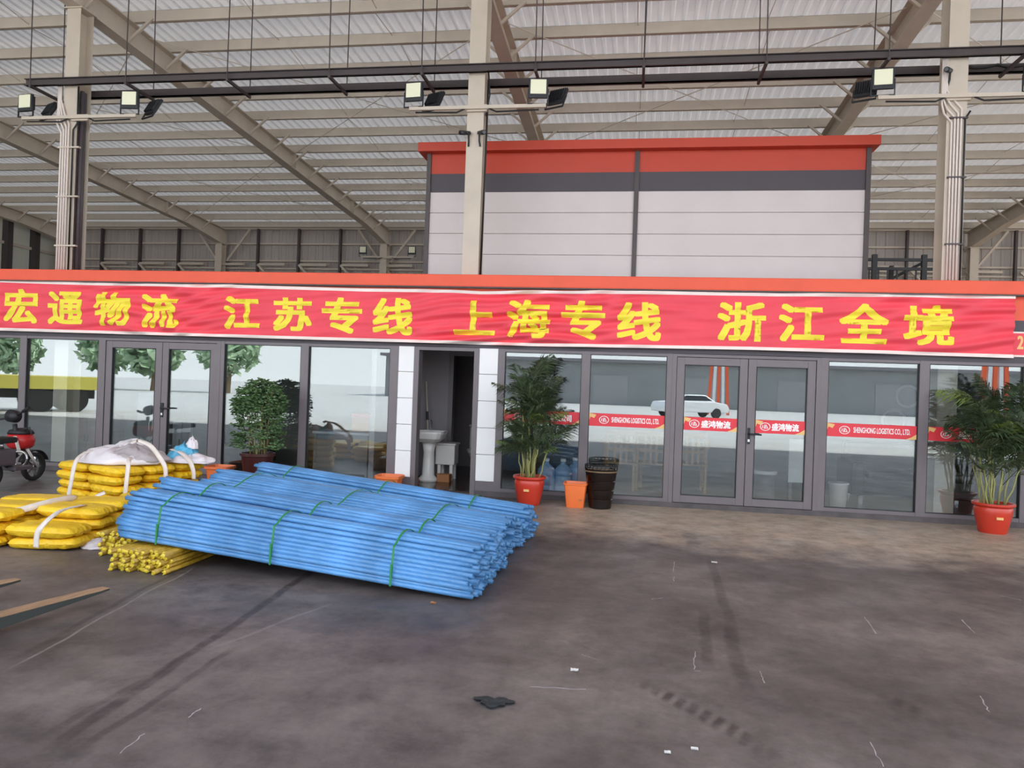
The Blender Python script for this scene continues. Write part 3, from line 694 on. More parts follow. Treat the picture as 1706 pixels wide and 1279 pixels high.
def bundle(lab, Lp, Rp, Wl, Hl, Wr, Hr, nx, nz, straps, seed):
    """Lp, Rp: bottom centre of the two end faces; W/H: width and height of the heap there."""
    rnd = random.Random(seed); Lp, Rp = Vector(Lp), Vector(Rp)
    e = empty('pipe_bundle', (Lp+Rp)/2); tag(e, lab, 'pipe bundle', 'bundles of blue pipes')
    side = (Rp-Lp).normalized().cross(Vector((0, 0, 1))).normalized()
    def pos(P, W, H, i, j, cnt):
        f = (i+0.5)/cnt-0.5
        v = (j+0.5)/nz
        wj = W*(1-0.34*max(0, v-0.35)/0.65)
        arch = 1-0.30*(2*f)**2
        return P+side*(f*wj)+Vector((0, 0, 0.02+v*(H-0.02)*(arch if j > 0 else 1)))
    cnt_tot = 0
    cells = []
    for j in range(nz):
        cnt = nx-(j % 2)-(2 if j > nz-2 else 0)
        for i in range(cnt):
            edge = j >= nz-2 or i < 2 or i >= cnt-2 or rnd.random() < 0.3
            cells.append((i, j, cnt, edge))
    cells.sort(key=lambda c: not c[3])
    for i, j, cnt, edge in cells[:98]:
        a, b = pos(Lp, Wl, Hl, i, j, cnt), pos(Rp, Wr, Hr, i, j, cnt)
        jit = Vector((0, rnd.uniform(-.006, .006), rnd.uniform(-.004, .006)))
        a += jit; b += jit*0.7
        d = (b-a); c = (a+b)/2+d.normalized()*rnd.uniform(-0.05, 0.05)
        o = bpy.data.objects.new('pipe', BLUE[cnt_tot % 5]); C.objects.link(o); o.parent = e; o.location = c-e.location
        q = d.to_track_quat('X', 'Z'); o.rotation_mode = 'QUATERNION'; o.rotation_quaternion = q; o.scale = (d.length/3.15, 1, 1)
        cnt_tot += 1
    for t in straps:
        P = Lp.lerp(Rp, t); W = Wl+(Wr-Wl)*t; H = Hl+(Hr-Hl)*t; pts = []
        for k in range(29):
            f = -0.5+k/28; arch = 1-0.30*(2*f)**2
            if k in (0, 28): pts.append(P+side*(f*(W+0.05))+Vector((0, 0, 0.03)))
            pts.append(P+side*(f*(W*(0.86 if 2 < k < 26 else 0.97)+0.05))+Vector((0, 0, H*arch*(0.97 if 1 < k < 27 else 0.6)+0.028)))
        MB().ribbon(pts, 0.016, 0.004, (Rp-Lp).normalized()).build('strap', 'green_strap', e)
    return e
bundle('nearest bundle of thin blue pipes, its end facing the open floor', (-4.16, -4.72, 0.2), (-1.10, -5.0, 0.0), 0.55, 0.40, 0.52, 0.38, 11, 9, (0.13, 0.47, 0.80), 1)
bundle('second bundle of blue pipes, between the nearest one and the wide one', (-4.28, -4.18, 0.21), (-1.08, -4.44, 0.0), 0.52, 0.42, 0.56, 0.36, 11, 9, (0.16, 0.50, 0.81), 2)
bundle('third bundle of blue pipes, a wide one behind the strapped front pair', (-4.24, -3.30, 0.21), (-1.10, -3.62, 0.0), 0.95, 0.40, 0.92, 0.36, 19, 8, (0.14, 0.5, 0.8), 3)
bundle('farthest bundle of blue pipes, nearest the office doors', (-4.22, -2.45, 0.21), (-1.02, -2.86, 0.0), 0.6, 0.40, 0.52, 0.36, 12, 8, (0.14, 0.5, 0.82), 4)

# yellow rods
YEL = [pipe_mesh('rod', 0.0195, 2.5, 10, 8, 50+s, 'yellow_rod', 0.08) for s in range(4)]
for me in YEL:
    me.materials.append(M('yellow_cap'))
    for p in me.polygons:
        if abs(p.center.x) > 1.22: p.material_index = 1
def rods(lab, x0, x1, y0, z0, rows, dirx, seed):
    rnd = random.Random(seed); e = empty('rod_bundle', ((x0+x1)/2, y0+1.25, z0)); tag(e, lab, 'rod bundle', 'bundles of yellow rods'); k = 0
    r = 0.0195
    for j in range(rows):
        n = int((x1-x0)/(2*r))-(j % 2)
        for i in range(n):
            x = x0+r+2*r*i+(r if j % 2 else 0); z = z0+r+j*r*1.75
            o = bpy.data.objects.new('rod', YEL[k % 4]); C.objects.link(o); o.parent = e; k += 1
            yj = rnd.uniform(-0.05, 0.05); o.location = Vector((x+dirx*1.25, y0+1.25+yj, z))-e.location
            o.rotation_euler = (rnd.uniform(0, 6.28), 0, math.atan2(2.5, dirx*2.5)); o.rotation_mode = 'XYZ'
rods('lower bundle of yellow rods poking out under the blue pipes', -4.10, -3.56, -5.16, 0, 5, 0.0, 1)
rods('taller bundle of yellow rods by the yellow sacks', -4.55, -4.11, -4.74, 0, 6, 0.0, 2)

# ------------------------------------------------------------------ sacks
def sack_mesh(seed, sx, sy, sz):
    mb = MB(); nu, nv = 30, 22
    def surf(s_):
        def f(u, v):
            a, b = 2*u-1, 2*v-1
            nz = noise.noise(Vector((a*1.6+seed*5, b*1.6, s_*2.0+seed))); n2 = noise.noise(Vector((a*4+seed, b*6, s_*3)))
            n3 = abs(noise.noise(Vector((a*3-seed*2, b*2.2, s_*7))))
            t = ((1-abs(a)**3.8)**0.5)*((1-abs(b)**4.2)**0.5) if abs(a) < 1 and abs(b) < 1 else 0
            pin = 1-0.10*(abs(a)**8)*(abs(b)**2)
            z = s_*t*sz*0.5*(1+0.34*nz+0.22*n2-0.5*n3*(0.3+abs(a)))
            z = 0.053*math.tanh(z/0.053)
            return (a*sx/2*(1+0.05*n2)*(1-0.03*abs(b)**6), b*sy/2*pin*(1-0.08*abs(a)**6)*(1+0.03*nz), z)
        return f
    mb.grid(surf(1), nu, nv); b = len(mb.v); mb.grid(surf(-1), nu, nv)
    half = len(mb.f)//2; mb.f = mb.f[:half]+[tuple(reversed(f)) for f in mb.f[half:]]
    me = bpy.data.meshes.new('sack'); me.from_pydata([tuple(v) for v in mb.v], [], mb.f); me.materials.append(M('sack_yellow'))
    bm = bmesh.new(); bm.from_mesh(me); bmesh.ops.remove_doubles(bm, verts=bm.verts, dist=0.0015); bm.to_mesh(me); bm.free()
    me.polygons.foreach_set('use_smooth', [True]*len(me.polygons)); return me
SACK = [sack_mesh(s, 0.61, 0.40, 0.20) for s in range(7)]
nsack = 0
LAY = ['bottom', 'second', 'third', 'fourth', 'fifth']
def sack(x, y, z, rz, lab, grp, sc=(1, 1, 1)):
    global nsack
    o = bpy.data.objects.new('sack', SACK[nsack % 7]); C.objects.link(o); nsack += 1
    o.location = (x, y, z); o.rotation_euler = (random.uniform(-.03, .03), random.uniform(-.03, .03), rz+random.uniform(-.05, .05)); o.scale = sc
    tag(o, lab, 'sack', grp)
def stack(cx, cy, phi, W, D, layers, h, where, grp, drop=()):
    for k in range(layers):
        nx, ny = ((2, 3) if k % 2 else (2, 3)); rot = 0
        xs = ['left', 'right']; ysn = ['front', 'middle', 'back']
        for i in range(nx):
            for j in range(ny):
                if (k, i, j) in drop: continue
                lx = (i-0.5)*W/2*1.0; ly = (j-1)*D/3
                lx += random.uniform(-.02, .02); ly += random.uniform(-.015, .015)
                x = cx+lx*math.cos(phi)-ly*math.sin(phi); y = cy+lx*math.sin(phi)+ly*math.cos(phi)
                lay = 'top' if k == layers-1 else LAY[k]
                sack(x, y, 0.055+k*h, phi+(math.pi if random.random() < 0.5 else 0), 'yellow sack, %s %s of the %s layer in the %s' % (ysn[j], xs[i], lay, where), grp, (W/2/0.63, D/3/0.42, 1.0))
stack(-5.98, -2.36, R(-20), 1.24, 1.16, 5, 0.103, 'tall stack near the scooter', 'sacks in the tall stack')
stack(-5.50, -4.27, R(7), 1.30, 1.16, 3, 0.108, 'low stack in the near corner', 'sacks in the low stack', {(2, 1, 0)})
for k, (x, y, z, rz) in enumerate([(-5.0, -3.42, 0.055, 0.3), (-4.98, -3.40, 0.16, 0.1), (-5.02, -3.36, 0.265, 0.5)]):
    sack(x, y, z, rz, 'yellow sack, %s of three heaped between the sack stacks and blue pipes' % ['lowest', 'middle', 'topmost'][k], 'heaped sacks beside the pipes')
# white slings over the sacks
def sling(pts, lab, wd=0.05, side=(1, 0, 0)):
    P = [Vector(p) for p in pts]; out = []
    for i in range(len(P)-1):
        p0, p1, p2, p3 = P[max(i-1, 0)], P[i], P[i+1], P[min(i+2, len(P)-1)]
        for t in [k/6 for k in range(6)]:
            out.append(0.5*((2*p1)+(p2-p0)*t+(2*p0-5*p1+4*p2-p3)*t*t+(3*p1-p0-3*p2+p3)*t**3))
    out.append(P[-1])
    o = MB().ribbon(out, wd, 0.006, side).build('lifting_strap', 'strap_white', None, True); tag(o, lab, 'strap', 'white lifting straps')
sling([at(113, 832, -3.05), at(119, 800, -3.05), at(125, 772, -3.0), at(135, 758, -2.85), at(152, 750, -2.7)], 'white lifting strap down the front of the tall sack stack, near the scooter side')
sling([at(208, 830, -3.25), at(211, 800, -3.25), at(214, 772, -3.2), at(216, 762, -3.0)], 'white lifting strap down the front of the tall sack stack, near the pipes')
sling([at(218, 738, -2.75), at(230, 734, -2.7), at(250, 742, -2.75), at(266, 762, -2.8), at(275, 778, -2.85), at(276, 795, -2.85)], 'white strap looping out of the white bulk bag')
sling([at(285, 748, -2.2), at(302, 754, -2.3), at(316, 768, -2.4), at(322, 784, -2.45), at(323, 798, -2.45)], 'white strap hanging at the back corner of the tall sack stack')
sling([at(0, 857, -4.62), at(40, 848, -4.5), at(80, 837, -4.3), at(117, 830, -4.05), at(127, 831, -3.95)], 'greyish strap lying across the back of the low sack stack', 0.06, (0, 0.6, 0.8))
sling([at(60, 912, -4.98), at(62, 890, -4.99), at(70, 876, -4.98), at(88, 859, -4.86), at(108, 848, -4.6), at(140, 841, -4.25)], 'white strap curving over the front of the low sack stack')
sling([at(175, 820, -3.62), at(160, 828, -3.68), at(154, 843, -3.75), at(158, 858, -3.8), at(172, 868, -3.8), at(194, 876, -3.75)], 'white strap loop hanging beside the blue pipe ends', 0.06)
sling([at(156, 848, -3.7), at(175, 848, -3.68), at(196, 849, -3.65)], 'short white strap lying level beside the blue pipe ends', 0.045, (0, 0.5, 0.9))
# white bulk bag and other bags on top
def lump(name, cx, cy, z0, rx, ry, h, seed, mname, parent=None, rot=0, sharp=1.0):
    mb = MB(); nu, nv = 36, 12
    for j in range(nv+1):
        v = j/nv
        for i in range(nu):
            a = 2*math.pi*i/nu; rr = math.cos(v*math.pi/2)**0.7 if v < 1 else 0
            nz = noise.noise(Vector((math.cos(a)*2.1+seed, math.sin(a)*2.1, v*2.2))); n2 = noise.noise(Vector((math.cos(a)*5+seed, math.sin(a)*5, v*6)))
            x, y = rx*rr*(1+0.25*nz), ry*rr*(1+0.25*nz); z = h*(v**0.9)*(1+0.35*nz+0.2*n2*sharp)
            mb.v.append(Vector((cx+x*math.cos(rot)-y*math.sin(rot) if False else cx+(x*math.cos(a))*math.cos(rot)-(y*math.sin(a))*math.sin(rot), cy+(x*math.cos(a))*math.sin(rot)+(y*math.sin(a))*math.cos(rot), z0+max(z, 0))))
    mb.f = [(j*nu+i, j*nu+(i+1) % nu, (j+1)*nu+(i+1) % nu, (j+1)*nu+i) for j in range(nv) for i in range(nu)]+[tuple(range(nu-1, -1, -1))]
    return mb.build(name, mname, parent, True)
e = empty('bulk_bag', (-6.0, -2.5, 0.53)); tag(e, 'rumpled white woven bulk bag lying folded on the tall sack stack', 'bag')
lump('body', -6.05, -2.5, 0.53, 0.55, 0.40, 0.17, 3, 'bag_white', e, R(-20))
lump('fold', -5.78, -2.55, 0.56, 0.36, 0.28, 0.17, 9, 'bag_grey', e, R(10))
lump('fold', -6.0, -2.35, 0.6, 0.28, 0.2, 0.17, 5, 'bag_white', e, R(-20))
e = empty('plastic_bag', (-5.42, -2.2, 0.53)); tag(e, 'crumpled blue and white plastic bag on the tall sack stack', 'bag')
lump('body', -5.42, -2.15, 0.54, 0.20, 0.16, 0.19, 12, 'bag_blue', e)
lump('tip', -5.34, -2.12, 0.68, 0.075, 0.06, 0.14, 17, 'bag_white', e)
lump('skirt', -5.3, -2.2, 0.53, 0.32, 0.2, 0.09, 21, 'bag_white', e)
e = tag(lump('plastic_sheet', -4.74, -4.42, 0.003, 0.16, 0.2, 0.06, 31, 'bag_white'), 'crumpled white plastic sheet on the floor between low sacks and yellow rods', 'sheet')

# ------------------------------------------------------------------ plants and tubs
def frond_mesh(seed, L, mname, nl=18, droop=0.5, wd=0.016, ll=0.24):
    rnd = random.Random(seed); mb = MB(); pts = []
    for i in range(13):
        t = i/12; pts.append(Vector((L*(t-0.12*droop*t*t), 0, L*(0.55*t-droop*0.75*t*t))))
    mb.tube(pts, [0.005*(1-0.7*i/12) for i in range(13)], 5)
    for i in range(nl):
        t = 0.22+0.78*i/(nl-1); k = t*12; a = int(min(k, 11)); p = pts[a].lerp(pts[a+1], k-a); d = (pts[a+1]-pts[a]).normalized()
        for s_ in (-1, 1):
            l = ll*math.sin(math.pi*(0.16+0.8*t))*rnd.uniform(0.8, 1.15); dirv = (d*0.75+Vector((0, s_*0.9, rnd.uniform(-.25, .2)))).normalized()
            m_ = p+dirv*l*0.5+Vector((0, 0, 0.02)); q = p+dirv*l+Vector((0, 0, -0.25*l)); nn = d.cross(dirv).normalized(); wv = dirv.cross(nn).normalized()*wd/2
            b = len(mb.v); mb.v += [p, m_+wv, q, m_-wv]; mb.f += [(b, b+1, b+2, b+3)]
    me = bpy.data.meshes.new('frond'); me.from_pydata([tuple(v) for v in mb.v], [], mb.f); me.materials.append(M(mname)); return me
FROND = [frond_mesh(s, 0.52, 'leaf_palm', 24, 0.25+0.12*s, 0.015, 0.27) for s in range(4)]+[frond_mesh(9, 0.45, 'leaf_palm_light', 20, 0.5, 0.015, 0.25)]
def palm(x, y, lab, H, spread, ncane, nfr, pot_r, pot_h, seed):
    rnd = random.Random(seed); e = empty('potted_palm', (x, y, 0)); tag(e, lab, 'plant')
    p = MB().lathe([(pot_r*0.70, 0), (pot_r*0.74, 0.015), (pot_r*0.96, pot_h*0.62), (pot_r*0.99, pot_h*0.80), (pot_r*0.95, pot_h*0.86), (pot_r*1.0, pot_h*0.89), (pot_r*1.10, pot_h*0.93), (pot_r*1.10, pot_h), (pot_r*1.0, pot_h), (pot_r*0.95, pot_h*0.9)], (x, y, 0), 32)
    po = p.build('pot', 'pot_red', e); smooth_angle(po)
    mb = MB()
    for a in (-0.5, -0.2, 0.15): mb.box(x+a*pot_r*0.35-0.012, x+a*pot_r*0.35+0.012, y-pot_r*1.0, y-pot_r*0.9, pot_h*0.5, pot_h*0.58)
    mb.build('emblem', 'decal_gold', po)
    MB().lathe([(pot_r*0.95, pot_h*0.86), (pot_r*0.5, pot_h*0.93), (0.01, pot_h*0.95)], (x, y, 0), 20).build('soil', 'soil', e)
    tops = []
    for i in range(ncane):
        a = rnd.uniform(0, 6.28); r = pot_r*0.65*math.sqrt(rnd.random()); hh = H*rnd.uniform(0.42, 0.93)
        b = Vector((x+r*math.cos(a), y+r*math.sin(a), pot_h*0.9)); t = b+Vector((r*1.1*math.cos(a)+rnd.uniform(-.06, .06), r*0.8*math.sin(a)+rnd.uniform(-.05, .05), hh-pot_h))
        pts = [b.lerp(t, k/6)+Vector((0.012*math.sin(k*2+i), 0, 0)) for k in range(7)]
        MB().tube(pts, [0.011-0.0008*k for k in range(7)], 7).build('cane', 'cane', e, True); tops.append(pts)
    for i in range(nfr):
        pts = tops[i % ncane]; f = rnd.uniform(0.5, 1.0)**0.8; k = f*6; a = int(min(k, 5)); p = pts[a].lerp(pts[a+1], k-a)
        az = rnd.uniform(0, 6.28); up = rnd.uniform(0.05, 1.15)*(1 if f > 0.7 else 0.55)
        o = bpy.data.objects.new('frond', FROND[4] if rnd.random() < 0.08 else FROND[i % 4]); C.objects.link(o); o.parent = e; o.location = p-e.location
        sc = spread*rnd.uniform(0.75, 1.15)
        if y+math.sin(az)*0.62*sc*math.cos(up) > -0.09: az = -abs(az % 3.14) if math.sin(az) > 0 else az; sc *= 0.85
        o.rotation_euler = (rnd.uniform(-.4, .4), -up, az); o.scale = (sc, sc, sc)
palm(-1.34, -0.52, 'bushy palm in red pot between the washroom doorway and orange bucket', 1.84, 0.90, 18, 84, 0.205, 0.385, 5)
palm(4.45, -0.52, 'larger palm in red pot at the end window past the glass doors', 1.70, 1.2, 18, 66, 0.215, 0.37, 11)
# small leaved plant in brown pot
px_, py_ = -5.36, -0.42
e = empty('potted_shrub', (px_, py_, 0)); tag(e, 'round headed small leaved shrub in brown pot by the left glass doors', 'plant')
p = MB().lathe([(0.17, 0), (0.175, 0.02), (0.225, 0.44), (0.25, 0.45), (0.25, 0.49), (0.225, 0.49), (0.215, 0.43)], (px_, py_, 0), 28); smooth_angle(p.build('pot', 'pot_brown', e))
MB().lathe([(0.22, 0.44), (0.1, 0.46), (0.01, 0.465)], (px_, py_, 0), 20).build('soil', 'soil', e)
rnd = random.Random(4); leaves = MB()
def leaf(c, d, l, wd):
    d = d.normalized(); s_ = d.cross(Vector((rnd.uniform(-1, 1), rnd.uniform(-1, 1), rnd.uniform(-1, 1)))).normalized()*wd/2; b = len(leaves.v); nrm = d.cross(s_).normalized()*0.008
    leaves.v += [c, c+d*l*0.5+s_+nrm, c+d*l, c+d*l*0.5-s_+nrm]; leaves.f.append((b, b+1, b+2, b+3))
for i in range(15):
    a = rnd.uniform(0, 6.28); r = 0.14*math.sqrt(rnd.random()); b = Vector((px_+r*math.cos(a), py_+r*math.sin(a), 0.44)); rr = rnd.uniform(0.03, 0.36); hh = rnd.uniform(0.75, 1.12)
    t = Vector((px_+rr*math.cos(a), py_+0.6*rr*math.sin(a), 0.44+hh*(1-0.3*rr)))
    pts = [b.lerp(t, k/5)+Vector((0.02*math.sin(k*1.7+i), 0.01*math.cos(k+i), 0)) for k in range(6)]
    MB().tube(pts, [0.010-0.001*k for k in range(6)], 6).build('stem', 'trunk' if i % 2 else 'cane', e, True)
for k in range(1300):
    u = rnd.random()
    if u < 0.68:      # domed head
        a = rnd.uniform(0, 6.28); q = rnd.random()**0.4; th = math.acos(rnd.uniform(-0.25, 1))
        c = Vector((px_+0.41*q*math.sin(th)*math.cos(a), py_+0.26*q*math.sin(th)*math.sin(a), 1.16+0.42*q*math.cos(th)))
    else:             # sides hanging lower
        a = rnd.uniform(0, 6.28); z = rnd.uniform(0.56, 1.15); q = rnd.uniform(0.62, 1.0); c = Vector((px_+0.40*q*math.cos(a), py_+0.25*q*math.sin(a), z))
    for j in range(5):
        aa = 6.28*j/5+rnd.uniform(-.3, .3); leaf(c, Vector((math.cos(aa), math.sin(aa), rnd.uniform(-.5, .3))), rnd.uniform(0.045, 0.07), 0.028)
leaves.build('foliage', 'leaf_small', e)
# bucket, bin, orange trough planters
x, y = -0.71, -0.5
e = empty('bucket', (x, y, 0)); tag(e, 'square orange plastic bucket on the floor beside the black bin', 'bucket')
mb = MB().lathe([(0.115, 0), (0.12, 0.01), (0.15, 0.30), (0.162, 0.305), (0.165, 0.325), (0.152, 0.325), (0.145, 0.30), (0.112, 0.02)], (x, y, 0), 32, 7); smooth_angle(mb.build('body', 'bucket_orange', e), 30)
MB().box(x+0.06, x+0.09, y-0.15, y-0.135, 0.10, 0.12).build('mark', 'card', e)
x, y = -0.38, -0.47
e = empty('trash_bin', (x, y, 0)); tag(e, 'tall glossy black ribbed bin between orange bucket and glass doors', 'bin')
prof = [(0.145, 0), (0.15, 0.01)]
for k in range(4):
    z = 0.12*k; r = 0.15+0.016*k; prof += [(r, z+0.02), (r+0.014, z+0.12), (r+0.008, z+0.128)]
prof += [(0.215, 0.50), (0.222, 0.53), (0.205, 0.53), (0.2, 0.49)]
b = MB().lathe(prof, (x, y, 0), 36).build('body', 'black_gloss', e); smooth_angle(b, 30)
MB().lathe([(0.212, 0.485), (0.2225, 0.49), (0.2225, 0.505), (0.215, 0.508)], (x, y, 0), 36).build('ring', 'trunk', e)
mb = MB(); 
for k in range(24):
    a = 6.28*k/24; mb.tube([(x+0.216*math.cos(a), y+0.216*math.sin(a), 0.53), (x+0.216*math.cos(a+.08), y+0.216*math.sin(a+.08), 0.575)], 0.006, 5)
mb.tube([(x+0.216*math.cos(6.28*k/24), y+0.216*math.sin(6.28*k/24), 0.577) for k in range(25)], 0.008, 6); mb.build('open_rim', 'black', e)
for (x, y, lab) in ((-3.38, -0.33, 'orange planter trough by the white pier beyond the blue pipes'), (-5.98, -0.35, 'orange planter trough at the foot of the left glass doors')):
    e = empty('planter', (x, y, 0)); tag(e, lab, 'planter')
    mb = MB().lathe([(0.13, 0), (0.14, 0.01), (0.165, 0.22), (0.19, 0.225), (0.19, 0.26), (0.17, 0.26), (0.16, 0.2)], (x, y, 0), 28, 5); mb.build('tub', 'bucket_orange', e)
    MB().lathe([(0.16, 0.2), (0.01, 0.205)], (x, y, 0), 20, 5).build('soil', 'soil', e)

# ------------------------------------------------------------------ motor scooter
e = empty('scooter', (-8.5, -1.7, 0)); tag(e, 'small red and black electric scooter parked by the end window', 'scooter')
def wheel(x, y, r, name='wheel'):
    wv = MB(); n = 28
    for k in range(n+1):
        pass
    prof = [(r-0.05, -0.035), (r-0.015, -0.04), (r, -0.02), (r, 0.02), (r-0.015, 0.04), (r-0.05, 0.035)]
    for rr, d in prof:
        for k in range(n):
            a = 2*math.pi*k/n; wv.v.append(Vector((x+d, y+rr*math.cos(a), r+rr*math.sin(a))))
    m_ = len(prof); wv.f = [(i*n+k, i*n+(k+1) % n, ((i+1) % m_)*n+(k+1) % n, ((i+1) % m_)*n+k) for i in range(m_) for k in range(n)]
    o = wv.build(name, 'rubber', e, True)
    hb = MB()
    for k in range(5):
        a = 2*math.pi*k/5; hb.bar((x, y, r), (x, y+(r-0.045)*math.cos(a), r+(r-0.045)*math.sin(a)), 0.03, 0.03, (1, 0, 0))
    hb.tube([(x-0.05, y, r), (x+0.05, y, r)], 0.05, 14).build('hub', 'chrome', o)
FX, FY, BX, BY = -8.42, -1.12, -8.2, -2.10
wheel(FX, FY, 0.2); wheel(BX, BY, 0.2)
MB().tube([(FX-0.02, FY-0.33, 0.82), (FX-0.01, FY-0.3, 0.62), (FX, FY-0.2, 0.45)], 0.03, 10).build('head_tube', 'black', e, True)
MB().tube([(FX+0.07, FY-0.2, 0.47), (FX+0.07, FY, 0.2)], 0.02, 10).tube([(FX-0.07, FY-0.2, 0.47), (FX-0.07, FY, 0.2)], 0.02, 10).build('fork', 'scoot_white', e, True)
MB().tube([(FX-0.33, FY-0.5, 0.9), (FX-0.2, FY-0.42, 0.88), (FX, FY-0.36, 0.92), (FX+0.16, FY-0.40, 1.0), (FX+0.3, FY-0.46, 1.06)], 0.014, 8).build('handlebar', 'black', e, True)
MB().tube([(FX+0.17, FY-0.405, 1.005), (FX+0.31, FY-0.465, 1.065)], 0.022, 10).build('grip', 'rubber', e, True)
MB().tube([(FX-0.35, FY-0.51, 0.9), (FX-0.22, FY-0.43, 0.885)], 0.022, 10).build('grip', 'rubber', e, True)
MB().tube([(FX-0.02, FY-0.42, 0.94), (FX-0.02, FY-0.30, 0.92)], 0.085, 18).build('headlamp', 'black', e, True)
mb = MB().lathe([(0.10, 0), (0.145, 0.04), (0.16, 0.12), (0.14, 0.2), (0.08, 0.23)], (FX-0.02, FY-0.22, 0.47), 20, 3); o = mb.build('front_box', 'scoot_red', e, True)
MB().lathe([(0.15, 0.0), (0.13, 0.05), (0.05, 0.08)], (FX-0.02, FY-0.22, 0.68), 18, 3).build('box_lid', 'black', o, True)
MB().bar((FX+0.07, FY-0.42, 0.66), (FX+0.10, FY-0.35, 0.40), 0.06, 0.025).build('leg_shield', 'scoot_white', e, bevel=0.006)
lp = [(FX+0.12+0.15*math.cos(a), FY-0.42, 0.36+(0.09+0.04*math.cos(a))*math.sin(a)) for a in [6.2832*k/24 for k in range(25)]]
MB().tube(lp, 0.015, 8, False).build('crash_bar', 'chrome', e, True)
MB().tube([(FX, FY-0.26, 0.42), (FX-0.04, FY-0.5, 0.24), (BX+0.04, BY+0.35, 0.24), (BX+0.01, BY+0.1, 0.40)], 0.035, 10).build('frame', 'black', e, True)
MB().box(BX-0.10, BX+0.16, BY+0.25, FY-0.42, 0.23, 0.28).build('footboard', 'pipe_dark', e, bevel=0.01)
MB().box(BX-0.09, BX+0.11, BY-0.15, BY+0.32, 0.30, 0.52).build('battery_box', 'pipe_dark', e, bevel=0.03)
MB().box(BX-0.12, BX+0.13, BY-0.25, BY+0.32, 0.60, 0.68).build('seat', 'rubber', e, bevel=0.03)
MB().tube([(BX, BY+0.2, 0.5), (BX, BY+0.18, 0.62)], 0.025, 8).build('seat_post', 'chrome', e, True)
MB().tube([(BX+0.10, BY, 0.2), (BX+0.11, BY-0.08, 0.52)], 0.02, 8).build('shock', 'scoot_white', e, True)
ar = [(FX, FY+0.235*math.cos(a), 0.2+0.235*math.sin(a)) for a in [R(20+140*k/10) for k in range(11)]]
MB().ribbon(ar, 0.1, 0.012, (1, 0, 0)).build('mudguard', 'black', e, True)
MB().tube([(FX+0.14, FY-0.42, 0.98), (FX+0.17, FY-0.38, 1.03)], 0.008, 6).tube([(FX+0.05, FY-0.3, 0.72), (FX+0.15, FY-0.25, 0.78), (FX+0.17, FY-0.25, 0.68)], 0.008, 6).build('brake_cable', 'black', e)

# ------------------------------------------------------------------ lift truck forks at the picture edge
e = empty('lift_truck', (-4.1, -7.3, 0)); tag(e, 'pair of worn tapered lifting forks reaching across the floor from the edge', 'lift truck')
def fork(tipx, tipy, base):
    dx, dy = base[0]-tipx, base[1]-tipy; l = math.hypot(dx, dy); d = Vector((dx/l, dy/l, 0)); s_ = Vector((-d.y, d.x, 0)); mb = MB()
    st = [(0, 0.035, 0.098, 0.012), (0.08, 0.05, 0.10, 0.016), (0.45, 0.055, 0.105, 0.045), (l, 0.06, 0.11, 0.1)]
    for a, hw, zt_, th in st:
        p = Vector((tipx, tipy, 0))+d*a
        for sx_, zz in ((-1, zt_-th), (1, zt_-th), (1, zt_), (-1, zt_)): mb.v.append(p+s_*(sx_*hw)+Vector((0, 0, zz)))
    for i in range(3):
        for k in range(4): mb.f.append((i*4+k, i*4+(k+1) % 4, (i+1)*4+(k+1) % 4, (i+1)*4+k))
    mb.f += [(3, 2, 1, 0), (12, 13, 14, 15)]
    return mb
for tx, ty, bs in ((-3.555, -5.93, (-3.83, -7.1)), (-4.27, -5.91, (-4.55, -7.1))):
    fk = fork(tx, ty, bs).build('fork', 'fork_dark', e, bevel=0.003)
    wm = fork(tx, ty, bs); wm.v = [v if i % 4 > 1 else Vector((v.x, v.y, wm.v[i//4*4+3].z)) for i, v in enumerate(wm.v)]
    for i, v in enumerate(wm.v): v.z += 0.0035 if i % 4 > 1 else 0.001
    wm.build('worn_top', 'fork_metal', fk)['label'] = 'worn tan top face'
MB().box(-4.75, -3.65, -7.2, -7.1, 0.03, 0.45).build('carriage', 'fork_dark', e, bevel=0.01)
MB().box(-4.62, -4.48, -7.42, -7.2, 0.0, 1.3).box(-3.9, -3.76, -7.42, -7.2, 0.0, 1.3).build('mast', 'fork_dark', e)

# ------------------------------------------------------------------ bits on the floor
def scrap(px, py, s_, lab, m='paper', cat='scrap'):
    c = on(px, py); mb = MB()
    def f(u, v):
        a, b = (u-.5)*2*s_, (v-.5)*1.4*s_; return (c.x+a+0.1*s_*noise.noise(Vector((u*3, v*3, px))), c.y+b, 0.006+0.35*s_*abs(noise.noise(Vector((u*2.5, v*2.5, px*.1)))))
    mb.grid(f, 6, 6); mb.grid(lambda u, v: (lambda p: (p[0], p[1], max(0.001, p[2]-0.004)))(f(u, v)), 6, 6)
    tag(mb.build(m if False else 'floor_scrap', m, None, True), lab, cat)
scrap(957, 1117, 0.022, 'small white paper scrap on the open floor')
scrap(1190, 937, 0.026, 'white scrap on the floor in line with the glass doors')
scrap(1112, 1254, 0.014, 'tiny white scrap by the lower picture edge')
scrap(1157, 1248, 0.016, 'pale flat scrap near the lower picture edge')
scrap(722, 1005, 0.022, 'small orange brown scrap beside the blue pipe ends', 'card')
c = on(822, 1172); mb = MB()
def ragf(dz):
    def f(u, v):
        a = 2*math.pi*u; r = v*(0.088+0.02*math.sin(3*a)+0.014*math.sin(7*a)); return (c.x+r*1.0*math.cos(a), c.y+r*0.62*math.sin(a), 0.012+dz+0.012*abs(noise.noise(Vector((math.cos(a)*v*3, math.sin(a)*v*7, 1)))))
    return f
mb.grid(ragf(0), 28, 8); mb.grid(ragf(-0.008), 28, 8)
tag(mb.build('rag', 'rag', None, True), 'crumpled black rag lying flat on the open floor', 'rag')
sc_ = MB()
